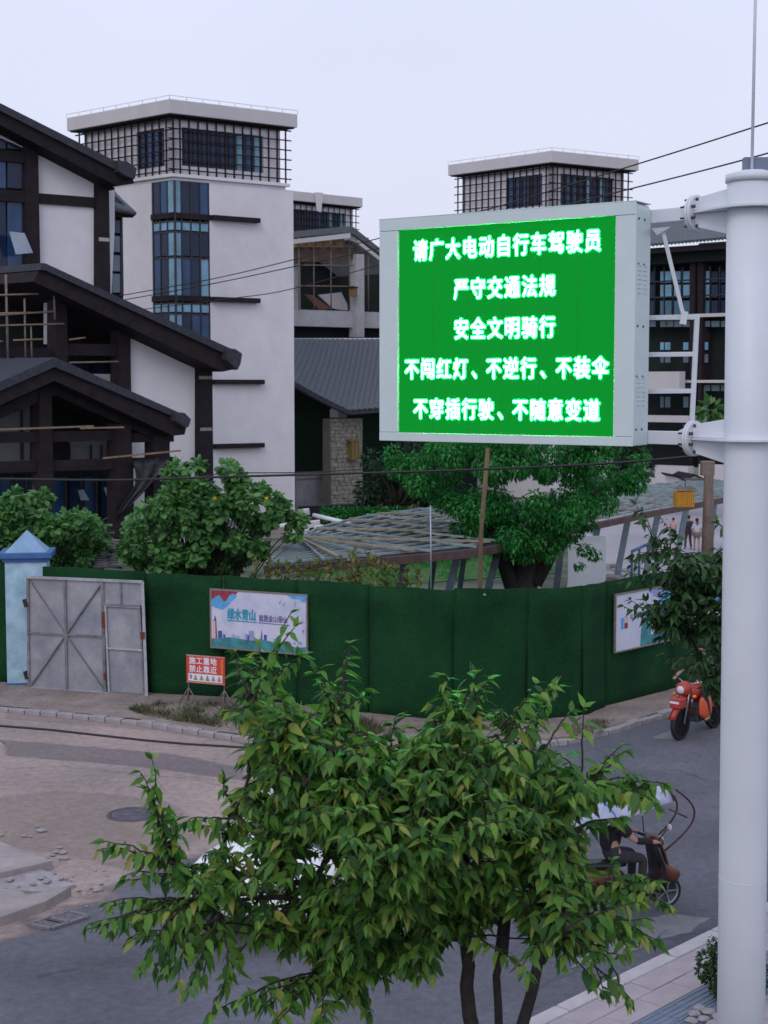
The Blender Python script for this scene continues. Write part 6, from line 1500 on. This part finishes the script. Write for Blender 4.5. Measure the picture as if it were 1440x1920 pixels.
# main cherry tree
poly = [(300, 1600), (345, 1610), (400, 1580), (450, 1500), (465, 1430), (440, 1370), (450, 1310), (500, 1300), (520, 1270), (600, 1330), (690, 1330), (740, 1380), (820, 1330), (850, 1290), (890, 1290), (930, 1370), (990, 1330), (1030, 1310), (1050, 1400), (1110, 1460), (1190, 1480), (1150, 1510), (1110, 1560), (1120, 1640), (1200, 1690), (1180, 1750), (1100, 1790), (1000, 1770), (930, 1720), (860, 1760), (820, 1850), (740, 1830), (680, 1900), (620, 1880), (570, 1800), (440, 1760), (360, 1745), (300, 1730), (330, 1680)]
tips = [(165, 1733, -.2, .5), (197, 1577, -.1, .62), (262, 1447, 0, .62), (300, 1520, .1, .4), (312, 1815, -.3, .35), (350, 1855, -.5, .35), (405, 1880, -.4, .4), (520, 1915, -.5, .4), (455, 1425, .1, .4), (435, 1335, .2, .45), (455, 1245, .2, .35), (545, 1150, 0, .55), (487, 1215, .3, .35), (592, 1262, -.1, .45), (652, 1237, .2, .5), (612, 1300, .4, .4), (680, 1310, 0, .4), (742, 1345, .3, .4),
        (835, 1268, .1, .5), (878, 1262, -.2, .45), (825, 1325, .3, .35), (940, 1330, .2, .4), (905, 1300, 0, .4), (1005, 1282, 0, .5), (1042, 1290, .3, .45), (1070, 1335, .2, .3), (1055, 1420, .4, .4), (1120, 1440, .2, .4), (1165, 1398, .3, .3), (1200, 1490, 0, .4), (1243, 1468, .1, .5), (1225, 1505, -.2, .3), (1160, 1535, .2, .3), (1150, 1612, .1, .35), (1228, 1652, -.4, .35), (1240, 1690, -.5, .35), (1205, 1722, -.6, .35), (1220, 1762, -.3, .3),
        (1110, 1800, -.6, .4), (1060, 1790, -.5, .4), (980, 1810, -.6, .35), (1182, 1872, -.4, .14), (1130, 1860, -.4, .12), (600, 1915, -.4, .4), (690, 1900, .2, .3), (235, 1650, 0, .5), (270, 1800, -.3, .4), (205, 1700, .0, .4), (250, 1610, 0, .5), (300, 1570, .1, .5), (285, 1490, 0, .5), (330, 1540, .1, .5), (215, 1745, -.1, .5), (250, 1760, -.2, .5), (300, 1690, 0, .5), (380, 1830, -.3, .4), (460, 1870, -.4, .5), (430, 1820, -.4, .5), (500, 1890, -.4, .5), (540, 1870, -.3, .5), (420, 1470, .1, .5), (400, 1560, .1, .5), (350, 1480 + 60, 0, .4), (300, 1830, -.2, .4), (1215, 1480, .1, .5), (1180, 1455, .1, .5), (1190, 1640, -.3, .5), (1200, 1690, -.4, .5), (1160, 1790, -.5, .4), (1180, 1740, -.4, .5), (560, 1230, .1, .4), (630, 1290, .2, .4), (850, 1300, .1, .4), (1020, 1320, .2, .4), (960, 1350, .2, .4)]
limbs = [(430, 1690, -.1, .045), (560, 1560, .3, .05), (700, 1430, .1, .05), (820, 1460, -.3, .055), (870, 1560, .5, .05), (950, 1420, .2, .05), (1040, 1500, 0, .05), (1080, 1640, -.3, .055), (1060, 1740, -.7, .04), (330, 1620, .1, .03)]
bp_ = at(905, 1900, 7.6)
TREE, nl = street_tree('nearest street tree with dense pointed leaves filling the lower middle', (bp_.x, 7.6), 7.5, limbs, tips, poly, 1850, 1.0, .107, CHERRY, 11, 300, .06, low=2.3, spacing=.028, edge=20, stems=[(872, 1758, 0, .05), (1010, 1800, -.1, .042), (940, 1790, .1, .03)])
print('LEAVES', nl)
poly2 = [(1215, 1000), (1260, 985), (1300, 1040), (1345, 1040), (1420, 1000), (1480, 1100), (1470, 1290), (1400, 1330), (1300, 1280), (1290, 1200), (1240, 1190), (1205, 1130), (1260, 1100), (1220, 1060)]
tips2 = [(1205, 960, 0, .5), (1242, 975, .1, .45), (1190, 1040, 0, .4), (1185, 1060, .1, .4), (1182, 1125, 0, .5), (1205, 1150, -.1, .4), (1235, 1195, 0, .4), (1250, 1230, 0, .4), (1262, 1155, 0, .4), (1180, 1075, .3, .3), (1345, 975, 0, .4), (1350, 1030, 0, .4), (1230, 1010, 0, .4), (1285, 1250, -.1, .4), (1325, 1290, 0, .3)]
limbs2 = [(1260, 1100, 0, .04), (1300, 1060, .2, .04), (1330, 1180, -.2, .04), (1380, 1030, 0, .045), (1420, 1120, .1, .04), (1290, 1180, .2, .03)]
bp2 = at(1392, 1300, 15.0)
street_tree('dark leaved street tree partly hidden behind the white pole', (bp2.x, 15.0), 14.6, limbs2, tips2, poly2, 420, .9, .135, CHERRYD, 5, 250, .07, low=2.4, spacing=.045)

# round-crowned plants with leaves on a volume of clumps
def clump_plant(name, label, cat, base, clumps, n, lsize, m, seed, LVx=LV2, LFx=LF2, stems=True, parts=0, trunk=None, group=None, hang=.4, stem_r=.03):
    r = np.random.default_rng(seed); t = thing(name, label, cat, base, group=group); P, Dd, S = [], [], []
    wts = np.array([c[1] ** 2 for c in clumps]); wts = wts / wts.sum()
    b = MB()
    for (c, rad), w in zip(clumps, wts):
        c = np.array(c); k = int(n * w); v = r.normal(size=(k, 3)); v /= np.linalg.norm(v, axis=1, keepdims=True); rr_ = rad * r.uniform(.35, 1.08, (k, 1)) ** .6
        q = c + v * rr_ * np.array([1, 1, .8]); P.append(q); d = v + np.array([0, 0, -hang]) + r.normal(0, .35, (k, 3)); Dd.append(d); S.append(lsize * r.uniform(.6, 1.2, k))
        if stems: b.tube(curve_pts(base, Vector(c), .2, 5, .05, random.Random(seed)), [stem_r, stem_r * .8, stem_r * .6, stem_r * .45, stem_r * .3], 5)
    if stems: b.build('stem', BARK, t)
    if trunk: trunk(t)
    leaves_mesh('leaf', np.vstack(P), np.vstack(Dd), np.concatenate(S), m, t, LVx, LFx, r=r, parts=parts)
    return t
def cl(px_list, D):   # pixel clumps (x, y, radius px) -> world
    return [(tuple(at(x, y, D + dd)), rad * D / FPX) for x, y, rad, dd in px_list]
r7 = random.Random(7)
def fill(poly, n, rad, dd):
    o = []
    while len(o) < n:
        x, y = r7.uniform(min(p[0] for p in poly), max(p[0] for p in poly)), r7.uniform(min(p[1] for p in poly), max(p[1] for p in poly))
        if inpoly(x, y, poly): o.append((x, y, r7.uniform(*rad), r7.uniform(-dd, dd)))
    return o
pL = [(-60, 950), (0, 945), (30, 930), (90, 935), (150, 955), (180, 985), (190, 1010), (175, 1060), (100, 1090), (-60, 1090)]
clump_plant('broadleaf_shrub', 'bushy broad leaved shrub rising behind the blue gate pillar', 'shrub', at(60, 1200, 35.5) * 1, cl(fill(pL, 95, (12, 27), 1.2), 35.5), 12500, .19, MULB, 21, LV3, LF3, parts=120)
pM = [(270, 950), (320, 890), (350, 878), (390, 900), (440, 890), (500, 915), (540, 950), (545, 975), (500, 985), (430, 960), (400, 990), (500, 1010), (480, 1050), (400, 1080), (260, 1080), (240, 1040), (245, 985)]
ms = clump_plant('flowering_shrub', 'tall loose shrub with yellow flowers left of the canopy', 'shrub', at(370, 1200, 34), cl(fill(pM, 110, (9, 20), 1.2) + [(430, 880, 16, 0), (335, 880, 16, 0), (560, 975, 15, 0), (370, 870, 12, 0), (250, 985, 12, 0), (550, 1000, 14, 0)], 34), 10500, .175, MULB, 22, LV3, LF3, parts=120)
YF = mat('yellow_petal', (.75, .52, .03), .6, var=.1)
for i, (x, y) in enumerate(((356, 915), (362, 930), (343, 987), (318, 1008), (403, 933), (500, 933))):
    p = at(x, y, 33.2); b = MB()
    for k in range(5):
        t = k * 1.256; b.add([p, p + Vector((math.cos(t) * .03, -.03, math.sin(t) * .03)), p + Vector((math.cos(t + .6) * .06, -.05, math.sin(t + .6) * .05)), p + Vector((math.cos(t + 1.2) * .03, -.03, math.sin(t + 1.2) * .03))], [(0, 1, 2, 3)])
    b.build('flower', YF, ms)
# big tree behind the sign
def bigtrunk(t):
    b = MB(); p = gp(985, 1300); q = at(985, 1090, 38)
    b.tube([(q.x, 38, 0), (q.x - .05, 38, 1.2), (q.x + .1, 38, 2.4), (q.x + .3, 38, 3.6)], [.42, .36, .30, .2], 14); b.build('trunk', BARK, t)
    b = MB(); b.tube([(q.x - .3, 37.8, 1.2), (q.x - .8, 37.9, 2.6), (q.x - 1.4, 38, 3.6)], [.22, .16, .08], 8); b.tube([(q.x + .2, 37.9, 1.4), (q.x + 1.0, 38, 2.8), (q.x + 1.8, 38, 3.8)], [.24, .16, .08], 8); b.build('limb', BARK, t)
    b = MB(); b.tube([(q.x, 38, 0), (q.x, 38, 1.25)], [.46, .41], 16); b.build('whitewash', PAINT, t)
pT = [(730, 890), (780, 850), (830, 830), (900, 800), (1000, 780), (1100, 800), (1190, 850), (1200, 880), (1170, 920), (1130, 950), (1110, 1000), (1060, 1010), (1010, 1020), (940, 1020), (880, 960), (850, 950), (800, 930), (770, 900)]
clump_plant('big_tree', 'large spreading green tree right below the traffic display', 'tree', at(985, 1085, 38), cl(fill(pT, 95, (16, 34), 1.6) + [(1200, 860, 18, 0), (1190, 890, 16, 0), (900, 1000, 18, 0), (1095, 1030, 14, 0), (1115, 1040, 12, 0), (1085, 1060, 9, 0), (860, 985, 16, 0), (930, 1020, 22, -.6), (960, 1030, 20, -.8), (1000, 1015, 24, -.9), (1030, 1035, 20, -.7), (1050, 1010, 22, -.6), (985, 1045, 14, -.8), (890, 990, 20, -.5), (840, 940, 26, 0), (790, 900, 24, 0), (750, 880, 20, .5), (735, 850, 18, .5)], 38), 34000, .135, TREEL, 23, LV2, LF2, trunk=bigtrunk, hang=.9, stems=False, parts=60)
clump_plant('far_tree', 'dark bushy tree standing right of the stone pillar', 'tree', at(745, 960, 62), cl(fill([(690, 850), (760, 820), (840, 830), (850, 930), (760, 955), (690, 945)], 22, (18, 30), 2), 62), 4200, .30, DARKL, 24, stem_r=.1)
clump_plant('far_tree', 'dark tree crown beyond the display right end', 'tree', at(1190, 940, 60), cl(fill([(1130, 850), (1200, 835), (1215, 880), (1150, 910)], 10, (14, 22), 1), 60), 1600, .28, DARKL, 25, stem_r=.08)
clump_plant('low_hedge', 'low green hedge between stone pillar and canopy', 'hedge', at(650, 965, 60), cl([(x, 962 + (x % 3), 12, 0) for x in range(610, 770, 12)], 60), 1600, .2, TREEL, 26, stems=False)
clump_plant('palm_like_plant', 'small palm like plant on the balcony of the glass hall', 'plant', FR.px(1332, 775, 1.5), [(tuple(FR.px(1332, 768, 1.5)), .45)], 60, .6, MULB, 27, LV2, LF2, stems=False, hang=.2)
# weeds along the hoarding top
for i, (x, y) in enumerate([(505, 1062), (522, 1068), (540, 1070), (560, 1064), (578, 1072), (598, 1066), (618, 1070), (640, 1060), (655, 1052), (672, 1066), (692, 1050), (705, 1058), (722, 1070), (742, 1078), (762, 1080), (785, 1082), (480, 1066), (664, 1045)]):
    D = 31.5; c = at(x, y + 30, D); base = Vector((c.x, c.y, 1.4)); top = at(x, y - 12, D)
    t = thing('weed', 'yellow green weed spike poking above the green hoarding', 'weed', base, group='weeds along the hoarding top')
    r = np.random.default_rng(i); n = 90; tt = r.uniform(0, 1, n) ; q = np.array(base)[None] * (1 - tt[:, None]) + np.array(top)[None] * tt[:, None]; w = (.24 * (1.05 - tt))[:, None]
    q[:, :2] += r.normal(0, 1, (n, 2)) * w * .5
    d = np.stack([r.normal(0, .5, n), r.normal(0, .5, n), r.uniform(.3, 1.2, n)], 1)
    leaves_mesh('blade', q, d, r.uniform(.10, .2, n), WEED, t, LV2, LF2, r=r, mass='foliage')
# grass on the verge: uncountable blades
def grass(name, px, n, h, z=.1, m=GRASSL, seed=1, clumpy=True):
    r = np.random.default_rng(seed); rr_ = random.Random(seed); Q = []
    cs = [(rr_.uniform(min(p[0] for p in px), max(p[0] for p in px)), rr_.uniform(min(p[1] for p in px), max(p[1] for p in px))) for _ in range(60)]
    while len(Q) < n:
        c = rr_.choice(cs); x, y = c[0] + rr_.gauss(0, 14), c[1] + rr_.gauss(0, 4)
        if inpoly(x, y, px): Q.append(tuple(gp(x, y, z)))
    Q = np.array(Q); d = np.stack([r.normal(0, .6, n), r.normal(0, .6, n), r.uniform(.5, 1.2, n)], 1)
    o = leaves_mesh('blade', Q, d, h * r.uniform(.4, 1.2, n), m, None, np.array([(0, .06, 0), (.6, .04, 0), (1, 0, -.15), (.6, -.04, 0), (0, -.06, 0)]), [(0, 1, 2, 3, 4)], r=r, mass=name)
    o['label'] = 'patchy dry grass growing on the verge'; return o
grass('verge_grass', [(240, 1330), (300, 1318), (430, 1320), (560, 1335), (700, 1352), (760, 1375), (600, 1385), (440, 1370), (370, 1358), (280, 1345)], 9000, .13)
grass('verge_weeds', [(1050, 1362), (1110, 1352), (1150, 1350), (1130, 1375), (1070, 1385)], 900, .09, seed=3)
grass('site_grass', [(560, 1075), (700, 1035), (900, 1040), (1030, 1050), (1040, 1075), (700, 1100)], 6000, .22, z=0, m=TREEL, seed=4)
# low shrub and stones beside the pole
sh = [(1330, 1800, 22, 0), (1350, 1790, 24, .1), (1345, 1830, 26, 0), (1322, 1822, 18, 0), (1370, 1820, 28, .2), (1340, 1770, 14, 0), (1355, 1855, 22, 0), (1395, 1800, 30, .2), (1430, 1830, 26, .2)]
bs = gp(1352, 1880, .14); Dsh = bs.y
clump_plant('box_shrub', 'small round green shrub tucked behind the pole base', 'shrub', bs, cl(sh, Dsh), 2600, .055, HEDGE, 31, stem_r=.012, hang=.1, parts=60)
for i, (x, y) in enumerate(((1302, 1905), (1318, 1915), (1330, 1902), (1345, 1912), (1296, 1918), (1338, 1926), (1312, 1895), (1360, 1900))):
    p = gp(x, y, .14); o = link('garden_stone', SM[i % 5]); o.location = (p.x, p.y, p.z + .02); s = rnd.uniform(.5, .9); o.scale = (s, s, s * .8); o.rotation_euler = (0, 0, rnd.uniform(0, 6)); tag(o, 'pale stone lying by the shrub at the pole foot', 'stone', 'stones by the shrub at the pole foot')
